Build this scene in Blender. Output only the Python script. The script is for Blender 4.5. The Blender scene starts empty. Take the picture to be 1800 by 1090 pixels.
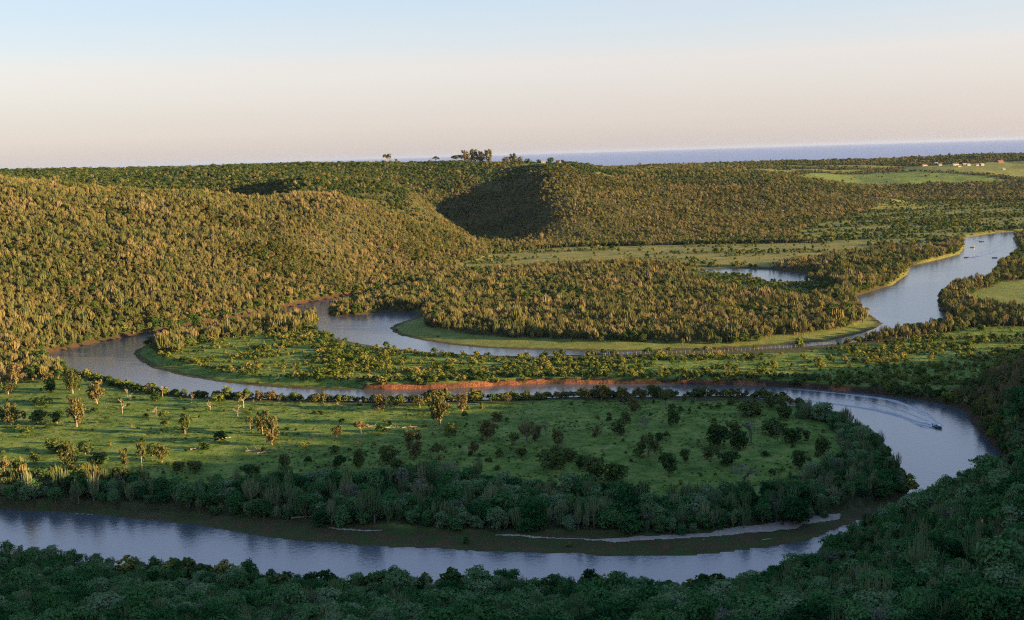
import bpy, math, random
import numpy as np
from mathutils import Matrix, Vector

# ------------------------------------------------------------------ camera
sc = bpy.context.scene
CAM_H = 130.0
FPX, PITCH, ROLL = 1930.0, math.radians(8.09), math.radians(-1.75)
cam_d = bpy.data.cameras.new("camera")
cam = bpy.data.objects.new("camera", cam_d)
sc.collection.objects.link(cam)
sc.camera = cam
cam_d.sensor_width = 36.0
cam_d.lens = 36.0 * FPX / 1800.0
cam_d.clip_start = 1.0
cam_d.clip_end = 300000.0
CR = Matrix.Rotation(math.pi / 2 - PITCH, 3, 'X') @ Matrix.Rotation(ROLL, 3, 'Z')
cam.matrix_world = Matrix.Translation((0, 0, CAM_H)) @ CR.to_4x4()

# ------------------------------------------------------------------ sun and sky
SUN_EL, SUN_SIDE = math.radians(9.0), math.radians(-15.0)      # sun to the right, a little behind the camera
sun_dir = Vector((math.cos(SUN_EL) * math.cos(SUN_SIDE), math.cos(SUN_EL) * math.sin(SUN_SIDE), math.sin(SUN_EL)))
sun_l = bpy.data.lights.new("sun", 'SUN')
sun_l.energy = 5.0
sun_l.angle = math.radians(0.5)
sun_l.color = (1.0, 0.64, 0.30)
sun = bpy.data.objects.new("sun", sun_l)
sc.collection.objects.link(sun)
sun.rotation_euler = sun_dir.to_track_quat('Z', 'Y').to_euler()

world = bpy.data.worlds.new("World")
sc.world = world
world.use_nodes = True
wn, wl = world.node_tree.nodes, world.node_tree.links
wn.clear()
w_out = wn.new('ShaderNodeOutputWorld')
w_bg = wn.new('ShaderNodeBackground')
w_sky = wn.new('ShaderNodeTexSky')
w_sky.sky_type = 'NISHITA'
w_sky.sun_disc = False
w_sky.sun_elevation = SUN_EL
w_sky.sun_rotation = math.atan2(sun_dir.x, sun_dir.y)
w_sky.altitude = 100
w_sky.air_density = 1.0
w_sky.dust_density = 1.0
w_sky.ozone_density = 2.0
EXPO = 2.15
W_STR = 0.12
w_tc = wn.new('ShaderNodeTexCoord')
w_map = wn.new('ShaderNodeMapping'); w_map.inputs['Scale'].default_value = (1.2, 1.2, 26.0)
w_noi = wn.new('ShaderNodeTexNoise'); w_noi.inputs['Scale'].default_value = 1.6; w_noi.inputs['Detail'].default_value = 3
wl.new(w_tc.outputs['Generated'], w_map.inputs[0]); wl.new(w_map.outputs[0], w_noi.inputs['Vector'])
w_sep = wn.new('ShaderNodeSeparateXYZ'); wl.new(w_tc.outputs['Generated'], w_sep.inputs[0])
w_add = wn.new('ShaderNodeMath'); w_add.operation = 'MULTIPLY_ADD'; w_add.inputs[1].default_value = 0.022
wl.new(w_noi.outputs[0], w_add.inputs[0]); wl.new(w_sep.outputs[2], w_add.inputs[2])
w_ramp = wn.new('ShaderNodeValToRGB')
SKY = [(0.0, (.56, .49, .49)), (0.012, (.62, .545, .55)), (0.05, (.67, .585, .605)), (0.090, (.76, .66, .66)), (0.108, (.67, .67, .72)), (0.165, (.52, .64, .79)), (0.26, (.60, .67, .90)), (0.45, (.38, .52, .88)), (1.0, (.13, .33, .68))]
el_ = w_ramp.color_ramp.elements
while len(el_) < len(SKY): el_.new(0.5)
for k_, (p_, c_) in enumerate(SKY): el_[k_].position = p_; el_[k_].color = (*c_, 1)
wl.new(w_add.outputs[0], w_ramp.inputs[0])
w_vm = wn.new('ShaderNodeVectorMath'); w_vm.operation = 'SCALE'; w_vm.inputs['Scale'].default_value = 1.0 / (W_STR * 2 ** EXPO)
w_map2 = wn.new('ShaderNodeMapping'); w_map2.inputs['Scale'].default_value = (1.6, 1.6, 42.0); w_map2.inputs['Location'].default_value = (3.1, .7, 2.2)
w_n2 = wn.new('ShaderNodeTexNoise'); w_n2.inputs['Scale'].default_value = 1.3; w_n2.inputs['Detail'].default_value = 5
wl.new(w_tc.outputs['Generated'], w_map2.inputs[0]); wl.new(w_map2.outputs[0], w_n2.inputs['Vector'])
w_mr = wn.new('ShaderNodeMapRange'); w_mr.inputs[1].default_value = .5; w_mr.inputs[2].default_value = .75; w_mr.inputs[3].default_value = 0.0; w_mr.inputs[4].default_value = 0.30
wl.new(w_n2.outputs[0], w_mr.inputs[0])
w_cl = wn.new('ShaderNodeMix'); w_cl.data_type = 'RGBA'; w_cl.inputs[7].default_value = (.74, .64, .62, 1)
wl.new(w_mr.outputs[0], w_cl.inputs[0]); wl.new(w_ramp.outputs[0], w_cl.inputs[6])
wl.new(w_cl.outputs[2], w_vm.inputs[0])
w_mix = wn.new('ShaderNodeMix'); w_mix.data_type = 'RGBA'; w_mix.inputs[0].default_value = 0.85
wl.new(w_sky.outputs[0], w_mix.inputs[6]); wl.new(w_vm.outputs[0], w_mix.inputs[7])
wl.new(w_mix.outputs[2], w_bg.inputs[0])
w_bg.inputs[1].default_value = W_STR
wl.new(w_bg.outputs[0], w_out.inputs[0])

sc.view_settings.view_transform = 'Standard'
sc.view_settings.look = 'None'
sc.view_settings.exposure = EXPO
sc.view_settings.gamma = 1.0
sc.view_settings.use_curve_mapping = False
sc.cycles.max_bounces = 5
sc.cycles.diffuse_bounces = 2
sc.cycles.glossy_bounces = 2
sc.cycles.transmission_bounces = 2
sc.cycles.transparent_max_bounces = 4
sc.cycles.volume_bounces = 0
sc.cycles.caustics_reflective = False
sc.cycles.use_denoising = False
sc.cycles.filter_width = 1.2

# ------------------------------------------------------------------ surveying: photograph pixels -> places on the ground
RM = np.array(CR)
def ray(px, py):
    px = np.asarray(px, float); py = np.asarray(py, float)
    loc = np.stack([(px - 900) / FPX, -(py - 545) / FPX, -np.ones_like(px)], -1)
    return loc @ RM.T
def on_z(px, py, z=0.0):
    d = ray(px, py)
    t = (z - CAM_H) / d[..., 2]
    return d[..., :2] * t[..., None]
def at_d(px, py, D):
    d = ray(px, py)
    t = D / d[..., 1]
    return d * np.asarray(t)[..., None] + np.array([0, 0, CAM_H])
def poly(pts, z=3.0):
    a = np.array(pts, float)
    return on_z(a[:, 0], a[:, 1], z)

RIVER = poly([
    (-200, 868), (0, 893), (155, 900), (233, 908), (350, 920), (428, 934), (525, 947), (622, 954), (700, 959), (800, 963),
    (917, 968), (994, 969), (1072, 974), (1189, 974), (1267, 967), (1344, 959), (1407, 949), (1450, 932), (1500, 914),
    (1560, 893), (1590, 875), (1592, 852), (1580, 833), (1562, 808), (1535, 785), (1490, 757), (1440, 732), (1404, 715), (1370, 706),
    (1325, 703), (1250, 702), (1170, 703), (1080, 703), (1000, 703), (900, 706), (800, 710), (700, 713), (600, 711),
    (500, 708), (400, 705), (300, 698), (257, 693), (183, 673), (110, 652), (75, 638),
    (71, 629), (90, 620), (121, 613), (165, 603), (220, 593), (264, 586), (300, 580), (360, 569), (420, 559), (480, 547), (520, 536),
    (560, 528), (600, 521), (648, 515), (700, 508), (704, 512), (680, 518), (645, 527), (612, 537), (585, 545), (577, 551), (590, 556),
    (622, 554), (666, 549), (747, 549), (736, 559), (704, 568), (688, 577), (696, 584), (710, 590), (747, 598), (791, 605),
    (857, 611), (930, 614), (989, 615), (1080, 617), (1200, 615), (1290, 611), (1358, 607), (1457, 598), (1512, 585), (1541, 574), (1547, 568),
    (1530, 556), (1512, 545), (1498, 530), (1500, 521), (1530, 512), (1567, 500), (1593, 482), (1600, 467), (1640, 458), (1684, 447), (1695, 434),
    (1690, 424), (1696, 417), (1750, 409), (1783, 407), (1840, 398), (1850, 402), (1790, 414), (1781, 418), (1792, 434), (1786, 448), (1748, 477),
    (1738, 497), (1702, 499), (1676, 504), (1650, 527), (1654, 547), (1690, 572), (1640, 580), (1600, 586), (1560, 596), (1500, 608), (1440, 613), (1358, 618),
    (1280, 620), (1200, 624), (1080, 627), (930, 632), (820, 629), (747, 624), (673, 615), (600, 601), (572, 592), (555, 583), (553, 572), (560, 562),
    (548, 556), (500, 562), (450, 569), (400, 577), (350, 586), (310, 594), (278, 602), (256, 609), (243, 615), (238, 622),
    (250, 634), (270, 645), (315, 658), (382, 670), (449, 677), (517, 682), (600, 685), (700, 684), (793, 682), (880, 677), (960, 674),
    (1050, 674), (1200, 675), (1300, 676), (1400, 680), (1500, 688), (1610, 701), (1670, 712), (1705, 726), (1712, 745), (1738, 770), (1768, 808),
    (1785, 845), (1750, 885), (1690, 915), (1600, 945), (1520, 975), (1460, 1005), (1400, 1022), (1300, 1040), (1150, 1050),
    (950, 1045), (760, 1032), (530, 1042), (400, 1020), (200, 1005), (0, 975), (-200, 955)], 0.0)
LAKE = poly([(1225, 472), (1290, 471), (1344, 473), (1380, 477), (1430, 483), (1445, 489), (1430, 496), (1390, 500), (1352, 498), (1322, 489), (1300, 485), (1265, 483), (1228, 478)], 0.0)

def inside(P, q):
    x, y = P[:, 0], P[:, 1]
    r = np.zeros(len(P), bool)
    box = (x >= q[:, 0].min()) & (x <= q[:, 0].max()) & (y >= q[:, 1].min()) & (y <= q[:, 1].max())
    if not box.any():
        return r
    X, Y = x[box], y[box]
    c = np.zeros(len(X), bool)
    n = len(q)
    for i in range(n):
        x1, y1 = q[i]; x2, y2 = q[(i + 1) % n]
        if y1 == y2:
            continue
        m = ((y1 > Y) != (y2 > Y))
        c ^= m & (X < (x2 - x1) * (Y - y1) / (y2 - y1) + x1)
    r[box] = c
    return r
def seg_dist(P, q):
    d = np.full(len(P), 1e9)
    n = len(q)
    for i in range(n):
        a = q[i]; b = q[(i + 1) % n] - a
        L = (b * b).sum() + 1e-9
        v = P - a
        t = np.clip((v @ b) / L, 0, 1)
        w = v - t[:, None] * b
        np.minimum(d, (w * w).sum(1), out=d)
    return np.sqrt(d)
# signed distance to the water's edge on a 2.5 m raster (negative = water)
GX0, GY0, GS = -620.0, 240.0, 2.5
gx = np.arange(GX0, 1050, GS); gy = np.arange(GY0, 2100, GS)
GXX, GYY = np.meshgrid(gx, gy)
GP = np.stack([GXX.ravel(), GYY.ravel()], -1)
sd = np.minimum(seg_dist(GP, RIVER), seg_dist(GP, LAKE))
ins = inside(GP, RIVER) | inside(GP, LAKE)
SD = np.where(ins, -sd, sd).reshape(GXX.shape)
def bil(G, x, y):
    u = np.clip((x - GX0) / GS, 0, G.shape[1] - 1.001); v = np.clip((y - GY0) / GS, 0, G.shape[0] - 1.001)
    i, j = u.astype(int), v.astype(int); fu, fv = u - i, v - j
    return (G[j, i] * (1 - fu) * (1 - fv) + G[j, i + 1] * fu * (1 - fv) + G[j + 1, i] * (1 - fu) * fv + G[j + 1, i + 1] * fu * fv)
def shore(x, y):
    out = (x < GX0) | (y < GY0) | (x > gx[-1]) | (y > gy[-1])
    return np.where(out, 300.0, bil(SD, x, y))

rs = np.random.RandomState(7)
LAT = rs.rand(256, 256)
def vnoise(x, y):
    i = np.floor(x).astype(int); j = np.floor(y).astype(int)
    fx, fy = x - i, y - j
    fx = fx * fx * (3 - 2 * fx); fy = fy * fy * (3 - 2 * fy)
    a = LAT[i & 255, j & 255]; b = LAT[(i + 1) & 255, j & 255]; c = LAT[i & 255, (j + 1) & 255]; d = LAT[(i + 1) & 255, (j + 1) & 255]
    return (a * (1 - fx) + b * fx) * (1 - fy) + (c * (1 - fx) + d * fx) * fy
def fbm(x, y, s, o=4):
    r = 0; a = 0.5; t = 0
    for k in range(o):
        r = r + a * vnoise(x / s + 17.3 * k, y / s + 5.1 * k); t += a; a *= 0.5; s *= 0.5
    return r / t
def sstep(a, b, x):
    t = np.clip((x - a) / (b - a), 0, 1)
    return t * t * (3 - 2 * t)

# ------------------------------------------------------------------ relief, from surveyed heights
CZ = [  # photo px, py, height above the river
    (0, 1090, 28), (300, 1090, 28), (600, 1090, 28), (900, 1090, 32), (1150, 1090, 38), (1400, 1090, 50), (1600, 1090, 58), (1800, 1090, 66),
    (0, 985, 3), (200, 1012, 3), (400, 1028, 3), (600, 1044, 3), (760, 1040, 3), (950, 1054, 3), (1150, 1060, 4), (1290, 1052, 4), (1400, 1030, 4),
    (0, 1030, 13), (400, 1060, 13), (900, 1075, 15), (1200, 1060, 16),
    (1480, 990, 14), (1450, 1030, 24), (1600, 990, 40), (1600, 905, 28), (1640, 868, 33), (1690, 850, 34), (1750, 833, 36), (1800, 950, 50), (1800, 860, 43), (1800, 820, 36), (1700, 900, 40), (1500, 1060, 42), (1700, 1020, 52),
    (1775, 825, 3), (1795, 840, 3), (1640, 940, 3), (1545, 975, 3), (1490, 934, 21), (1445, 962, 18), (1545, 908, 26), (1400, 990, 13),
    (1800, 770, 10), (1800, 720, 17), (1800, 680, 22), (1735, 735, 6), (1760, 690, 12), (1720, 700, 5), (1700, 680, 4), (1750, 655, 7),
    (0, 648, 3), (30, 640, 3), (73, 624, 3), (165, 598, 3), (264, 582, 3), (360, 566, 3), (480, 544, 3), (560, 525, 3), (650, 511, 3), (740, 490, 3), (790, 470, 3), (870, 440, 3),
    (0, 560, 24), (-150, 600, 22), (100, 520, 30), (300, 500, 28),
    (100, 450, 56), (300, 450, 48), (500, 450, 38), (650, 450, 25), (-150, 450, 62),
    (920, 431, 3), (1000, 427, 3), (1100, 422, 3), (1200, 421, 3), (1300, 419, 3), (1400, 405, 3), (1450, 390, 3), (1500, 375, 3), (1610, 352, 3), (1700, 350, 3), (1800, 350, 3),
    (100, 700, 3), (-100, 720, 3), (400, 750, 3), (800, 760, 3), (1200, 760, 3), (1450, 800, 3), (1500, 640, 3), (1000, 640, 3), (600, 640, 3), (350, 620, 3), (1680, 620, 3), (1800, 600, 4),
    (1000, 540, 3), (1300, 520, 3), (1500, 470, 3), (900, 500, 3), (1100, 450, 3), (1400, 440, 3), (1600, 400, 3), (1750, 380, 3), (1750, 520, 3), (1650, 440, 3), (200, 800, 3), (600, 850, 3), (1000, 880, 3), (1300, 850, 3), (-100, 850, 3)]
CD = [  # photo px, py, distance away
    (-200, 318, 1130), (0, 324, 1130), (75, 331, 1140), (150, 342, 1150), (205, 345, 1160), (295, 341, 1200), (365, 343, 1220), (430, 352, 1240), (520, 356, 1250), (600, 362, 1260), (655, 374, 1290), (703, 384, 1330), (765, 404, 1400), (820, 418, 1480), (871, 436, 1560),
    (500, 330, 1600), (600, 330, 1620), (680, 338, 1640), (735, 355, 1660), (700, 395, 1560), (760, 412, 1570),
    (150, 350, 1600), (300, 352, 1620), (0, 338, 1600), (450, 362, 1560), (-200, 335, 1600), (150, 326, 1850), (300, 322, 1850), (0, 322, 1850),
    (-300, 306, 2200), (0, 303, 2200), (150, 302, 2200), (300, 299, 2200), (450, 296, 2200), (600, 294, 2260), (680, 293, 2350), (766, 292, 2430), (850, 287.5, 2450), (930, 284, 2450), (985, 286, 2450), (1030, 293, 2450), (1080, 300, 2450), (1140, 302, 2500),
    (830, 335, 2100), (830, 402, 1790), (760, 336, 2080), (765, 376, 1900), (850, 373, 1900), (800, 356, 2010), (905, 340, 2060), (790, 396, 1780), (870, 428, 1640), (900, 385, 1790),
    (950, 308, 2100), (965, 324, 1950), (985, 345, 1800), (990, 398, 1600), (1010, 334, 1890), (1010, 368, 1690), (1060, 392, 1640), (960, 395, 1640), (965, 365, 1745),
    (1200, 303, 2400), (1200, 350, 1950), (1200, 390, 1720), (1100, 350, 1850), (1100, 315, 2150), (1350, 313, 2300), (1450, 328, 2250), (1450, 360, 2020), (1350, 380, 1850), (1550, 343, 2250),
    (1300, 296, 3000), (1450, 305, 3100), (1500, 318, 2900), (1600, 322, 2700), (1550, 300, 3300), (1700, 318, 2750), (1800, 318, 2800), (1900, 318, 2800), (1900, 350, 2300),
    (1650, 297, 3200), (1800, 296, 3200), (1600, 288, 3600), (1500, 292, 3500), (1400, 291, 3600), (1300, 293, 3500), (1200, 298, 3300), (1100, 300, 3300),
    (1300, 287, 4200), (1400, 285, 4200), (1500, 284, 4300), (1600, 279, 4300), (1700, 275, 4300), (1800, 272, 4300), (2000, 270, 4300), (1150, 291, 4200),
    (600, 300, 3200), (0, 312, 3200), (-300, 315, 3200), (900, 298, 3200), (-600, 320, 2200)]
CW = [  # x, y, z beyond the picture: the ground under the camera, the valley shoulders, the coast
    (0, 0, 122), (0, 60, 98), (0, 120, 68), (-90, 110, 66), (-200, 60, 66), (-300, -100, 100), (0, -150, 150), (60, 60, 98), (90, 110, 78), (-350, 150, 12), (-350, 40, 40),
    (-500, 350, 3), (-480, 600, 10), (-750, 900, 90), (-1100, 1200, 130), (-700, 400, 30), (-700, 0, 60), (-1500, 2000, 130), (-600, 800, 60),
    (160, 60, 110), (200, 150, 100), (240, 250, 84), (290, 320, 75), (330, 400, 63), (360, 470, 54), (380, 540, 38), (450, 600, 12), (420, 660, 4),  # here and next row: unseen right ridge, heights shaped to shade the meadow
    (350, 250, 94), (450, 350, 78), (480, 465, 46), (600, 350, 90), (350, 50, 122), (600, 0, 125), (300, -150, 150), (700, 480, 58), (430, 160, 115), (510, 256, 95), (576, 326, 93), (705, 412, 76),
    (560, 560, 20), (700, 700, 14), (640, 820, 4), (900, 600, 50),
    (900, 1300, 10), (1200, 1900, 20), (1400, 2400, 30),
    (-3000, 4800, -4), (-1500, 4800, -4), (0, 4800, -4), (1500, 4900, -4), (3000, 5000, -4), (-3000, 5600, -40), (-1500, 5600, -40), (0, 5600, -40), (1500, 5600, -40), (2200, 5600, -40),
    (-1500, 3800, 90), (0, 3900, 85), (-3000, 3000, 90), (2700, 4200, 90), (2700, 3000, 60), (2400, 2400, 40)]
pts = []
for px, py, z in CZ:
    p = on_z(px, py, z); pts.append((p[0], p[1], z))
for px, py, D in CD:
    p = at_d(px, py, D); pts.append(tuple(p))
pts += CW
PT = np.array(pts, float)
def warp(x, y):     # distances shrink with depth so that near and far points weigh alike
    r = np.hypot(x, y + 200)
    k = np.log1p(r / 500.0) * 500.0 / np.maximum(r, 1)
    return x * k, (y + 200) * k
U, V = warp(PT[:, 0], PT[:, 1])
CQ = 14.0
A = np.sqrt((U[:, None] - U[None]) ** 2 + (V[:, None] - V[None]) ** 2 + CQ * CQ)
n0 = len(PT)
M = np.zeros((n0 + 1, n0 + 1)); M[:n0, :n0] = A - np.eye(n0) * 0.15; M[n0, :n0] = 1; M[:n0, n0] = 1
WT = np.linalg.solve(M, np.append(PT[:, 2], 0))
def relief(x, y):
    u, v = warp(x, y)
    h = np.full(x.shape, WT[n0])
    for i in range(n0):
        h += WT[i] * np.sqrt((u - U[i]) ** 2 + (v - V[i]) ** 2 + CQ * CQ)
    return h
P_BEACH = poly([(-200, 860), (0, 885), (300, 895), (520, 905), (800, 915), (1100, 925), (1350, 918), (1520, 885), (1600, 865), (1610, 880), (1500, 925), (1420, 965), (1100, 990), (700, 975), (300, 930), (-200, 890)], 1)
P_SPIT3 = poly([(760, 540), (750, 575), (830, 592), (1000, 600), (1200, 603), (1400, 590), (1500, 572), (1510, 548), (1560, 565), (1500, 605), (1200, 620), (850, 618), (700, 596), (680, 575), (720, 550)], 1)
P_SPIT2 = poly([(250, 605), (290, 635), (400, 662), (520, 672), (640, 676), (640, 692), (500, 690), (380, 678), (240, 640), (225, 620)], 1)
C_CUT = poly([(640, 640), (1090, 640), (1560, 655), (1560, 702), (1300, 686), (1090, 684), (960, 684), (800, 692), (640, 690)], 1)
def height(x, y, detail=True):
    shp = x.shape
    x = x.ravel().astype(float); y = y.ravel().astype(float)
    h = relief(x, y)
    hill = sstep(4, 22, h)
    h = h + hill * ((fbm(x, y, 190, 3) - 0.5) * 14 + (fbm(x + 500, y, 55, 3) - 0.5) * 5) * np.clip(np.hypot(x, y) / 900, 0.25, 1.0)
    floor = 2.7 + (fbm(x, y, 45, 3) - 0.5) * 1.1
    far = y > 4500
    h = np.where(far, h, np.where(h < floor + 4, floor + 0.25 * np.maximum(h - 3, -1) * 0 + np.maximum(h - floor, 0) ** 2 / 8, h - 2))
    s = shore(x, y)
    P = np.stack([x, y], -1)
    w = np.full(x.shape, 4.5)
    near = (s < 60) & (s > -30)
    if near.any():
        Pn = P[near]
        wn_ = w[near]
        wn_[inside(Pn, P_BEACH)] = 38.0
        wn_[inside(Pn, P_SPIT3)] = 30.0
        wn_[inside(Pn, P_SPIT2)] = 18.0
        cut = inside(Pn, C_CUT)
        wn_[cut] = 2.6
        w[near] = wn_
        hn = h[near]; hn[cut] += .7 * sstep(26, 6, s[near][cut]); h[near] = hn
    s2 = s + (fbm(x, y, 9, 2) - 0.5) * 2.2 * (np.abs(s) < 40)
    k = sstep(-1.5, 1.0, s2 / np.minimum(w, 4.5)) * 0 + np.clip((s2 + 1.0) / w, -1, 1)
    bank = np.where(k < 0, k * 2.0, 0.25 + (h - 0.25) * sstep(0, 1, k))
    h = np.where(s < 60, bank, h)
    return h.reshape(shp)

# ------------------------------------------------------------------ helpers
def mesh_obj(name, verts, faces, mat=None, parent=None, smooth=False, link=True):
    me = bpy.data.meshes.new(name)
    verts = np.asarray(verts, np.float32).reshape(-1, 3)
    if isinstance(faces, np.ndarray):
        nf, k = faces.shape
        me.vertices.add(len(verts)); me.vertices.foreach_set('co', verts.ravel())
        me.loops.add(nf * k); me.loops.foreach_set('vertex_index', faces.ravel().astype(np.int32))
        me.polygons.add(nf); me.polygons.foreach_set('loop_start', np.arange(0, nf * k, k, dtype=np.int32))
        me.update(calc_edges=True)
    else:
        me.from_pydata([tuple(v) for v in verts], [], faces)
    if smooth:
        me.polygons.foreach_set('use_smooth', np.ones(len(me.polygons), bool))
    for m in (mat if isinstance(mat, (list, tuple)) else [mat]):
        if m:
            me.materials.append(m)
    o = bpy.data.objects.new(name, me)
    if link:
        sc.collection.objects.link(o)
    if parent:
        o.parent = parent
    return o
def tag(o, label=None, cat=None, group=None, kind=None):
    if label: o['label'] = label
    if cat: o['category'] = cat
    if group: o['group'] = group
    if kind: o['kind'] = kind
    return o
def empty(name, loc, rz=0.0, sca=1.0):
    o = bpy.data.objects.new(name, None)
    o.empty_display_size = 0.5
    sc.collection.objects.link(o)
    o.location = loc; o.rotation_euler = (0, 0, rz)
    o.scale = (sca, sca, sca) if not isinstance(sca, tuple) else sca
    return o
def material(name):
    m = bpy.data.materials.new(name); m.use_nodes = True
    nt = m.node_tree; nt.nodes.clear()
    out = nt.nodes.new('ShaderNodeOutputMaterial')
    return m, nt, nt.nodes, nt.links, out
def plain(name, col, rough=0.7, var=0.15, scale=3.0, metal=0.0):
    m, nt, N, L, out = material(name)
    b = N.new('ShaderNodeBsdfPrincipled'); b.inputs['Roughness'].default_value = rough; b.inputs['Metallic'].default_value = metal
    t = N.new('ShaderNodeTexNoise'); t.inputs['Scale'].default_value = scale; t.inputs['Detail'].default_value = 4
    tc = N.new('ShaderNodeTexCoord'); L.new(tc.outputs['Object'], t.inputs['Vector'])
    r = N.new('ShaderNodeMapRange'); r.inputs[1].default_value = 0.3; r.inputs[2].default_value = 0.7
    r.inputs[3].default_value = 1 - var; r.inputs[4].default_value = 1 + var
    L.new(t.outputs[0], r.inputs[0])
    v = N.new('ShaderNodeVectorMath'); v.operation = 'SCALE'; v.inputs[0].default_value = col
    L.new(r.outputs[0], v.inputs['Scale']); L.new(v.outputs[0], b.inputs['Base Color']); L.new(b.outputs[0], out.inputs[0])
    return m

# ------------------------------------------------------------------ land cover outlines (surveyed on the valley floor)
C_MEADOW1 = poly([(-200, 640), (0, 640), (60, 640), (110, 655), (183, 675), (300, 698), (500, 708), (700, 711), (1080, 702), (1325, 704), (1404, 716), (1490, 757), (1562, 808), (1592, 852), (1560, 885), (1450, 905), (1100, 930), (600, 912), (200, 885), (-200, 860)])
C_BELT = poly([(-200, 800), (0, 838), (100, 842), (200, 850), (330, 862), (420, 860), (500, 856), (560, 850), (650, 846), (760, 832), (800, 840), (850, 850), (930, 862), (1010, 868), (1100, 876), (1180, 880), (1260, 874), (1330, 872), (1400, 850), (1450, 815), (1500, 800), (1480, 762), (1440, 742), (1390, 735), (1398, 718), (1470, 742), (1540, 777), (1582, 817), (1600, 850), (1598, 878),
               (1560, 889), (1470, 906), (1350, 920), (1200, 928), (1000, 926), (800, 920), (600, 911), (400, 897), (200, 886), (0, 876), (-200, 862)])
C_NW = poly([(-200, 640), (0, 640), (60, 632), (115, 655), (90, 668), (30, 672), (-200, 690)])
C_FIELD2 = poly([(255, 612), (300, 600), (400, 585), (500, 572), (555, 575), (600, 604), (750, 622), (930, 630), (1350, 622), (1560, 603), (1700, 578), (1810, 572), (2000, 572), (2000, 650), (1800, 655), (1720, 680), (1600, 686), (1500, 678), (1300, 670), (1200, 670), (900, 672), (750, 680), (600, 682), (450, 674), (350, 664), (270, 642)])
C_COPSE2 = poly([(262, 606), (300, 592), (420, 572), (500, 558), (552, 556), (556, 574), (520, 582), (460, 588), (400, 594), (350, 600), (315, 622), (285, 622)])
C_PEN3 = poly([(752, 548), (748, 572), (800, 585), (900, 592), (1000, 597), (1200, 601), (1300, 598), (1400, 588), (1480, 577), (1520, 563), (1505, 540), (1492, 522), (1567, 502), (1590, 482), (1600, 470), (1640, 459), (1560, 448), (1460, 458), (1440, 482), (1400, 505), (1330, 496), (1290, 484), (1200, 472), (1100, 464), (900, 474), (760, 494), (700, 512), (640, 532), (600, 546), (590, 553), (640, 552)])
C_MEADOW4 = poly([(775, 476), (880, 443), (1000, 434), (1200, 430), (1400, 427), (1520, 427), (1560, 434), (1500, 448), (1400, 460), (1360, 468), (1235, 470), (1100, 462), (1000, 464), (860, 476)])
C_FLATS = poly([(1400, 407), (1480, 382), (1600, 354), (2000, 352), (2000, 405), (1780, 406), (1690, 418), (1640, 440), (1560, 432), (1400, 424)])
C_MEADOW5 = poly([(1690, 522), (1725, 508), (1760, 495), (1900, 482), (1900, 560), (1800, 545), (1740, 538)])
def ground_hit(px, py, d0=150, d1=5000):
    D = np.exp(np.linspace(math.log(d0), math.log(d1), 500))
    p = at_d(np.full(D.shape, float(px)), np.full(D.shape, float(py)), D)
    g = height(p[:, 0], p[:, 1])
    k = np.nonzero(p[:, 2] <= g + .05)[0]
    if len(k) == 0: return None
    return (p[k[0], 0], p[k[0], 1], g[k[0]])
def hpoly(pts):
    out = []
    for px, py in pts:
        p = ground_hit(px, py)
        out.append(p[:2] if p else tuple(at_d(px, py, 4400.0)[:2]))
    return np.array(out)
C_PLATEAU = [hpoly([(1290, 302), (1330, 298), (1400, 297), (1560, 298), (1520, 301), (1400, 301), (1400, 304), (1350, 304)]), hpoly([(1350, 294), (1400, 291.5), (1500, 291), (1590, 292), (1600, 295), (1400, 296)]),
             hpoly([(1570, 300), (1600, 294), (1640, 291), (1700, 289.5), (1760, 286), (1800, 284), (1860, 284), (1860, 322), (1800, 314), (1720, 306), (1640, 302)])]
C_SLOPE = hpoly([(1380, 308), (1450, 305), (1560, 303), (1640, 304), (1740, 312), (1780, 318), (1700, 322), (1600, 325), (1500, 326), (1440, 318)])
def dpoly(pts):
    return np.array([at_d(px, py, D)[:2] for px, py, D in pts])
C_HILLTOP = [dpoly([(908, 290, 2380), (925, 286, 2560), (985, 286, 2560), (1000, 290, 2380), (960, 293, 2300)]), dpoly([(1040, 303, 2180), (1052, 300, 2230), (1075, 302, 2220), (1088, 306, 2160)])]
C_LAKEFRONT = poly([(1190, 470), (1238, 470), (1300, 478), (1345, 490), (1430, 494), (1470, 494), (1468, 520), (1400, 528), (1320, 522), (1240, 505)])
C_SAND = [poly([(846, 939), (900, 938), (1000, 944), (1060, 945), (1130, 942), (1200, 938), (1240, 936), (1250, 933), (1320, 924), (1400, 912), (1430, 905), (1480, 898), (1476, 909), (1420, 920), (1400, 927), (1300, 938), (1210, 945), (1120, 950), (1080, 952), (1060, 949), (940, 944)], 1.2),
          poly([(1340, 947), (1365, 944), (1372, 946), (1345, 949)], 0.8), poly([(1232, 948), (1246, 946), (1250, 947), (1236, 950)], 0.8),
          poly([(545, 923), (620, 927), (672, 929), (672, 931), (600, 929)], 1.5), poly([(128, 899), (160, 900), (160, 902), (130, 901)], 0.8),
          poly([(1318, 701), (1330, 700), (1345, 704), (1372, 706), (1402, 712), (1404, 720), (1385, 718), (1370, 710), (1335, 707)], 1.5)]

C_RED = [poly([(620, 640), (1080, 645), (1080, 690), (620, 695)], 1), poly([(600, 485), (700, 475), (700, 505), (600, 525)], 1), poly([(572, 540), (650, 535), (650, 560), (572, 562)], 1),
         poly([(1200, 650), (1560, 662), (1560, 700), (1200, 690)], 1)]
C_OCHRE = poly([(1530, 525), (1600, 470), (1700, 425), (1700, 400), (1850, 385), (1850, 405), (1700, 450), (1620, 480), (1560, 530)], 1)

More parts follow.
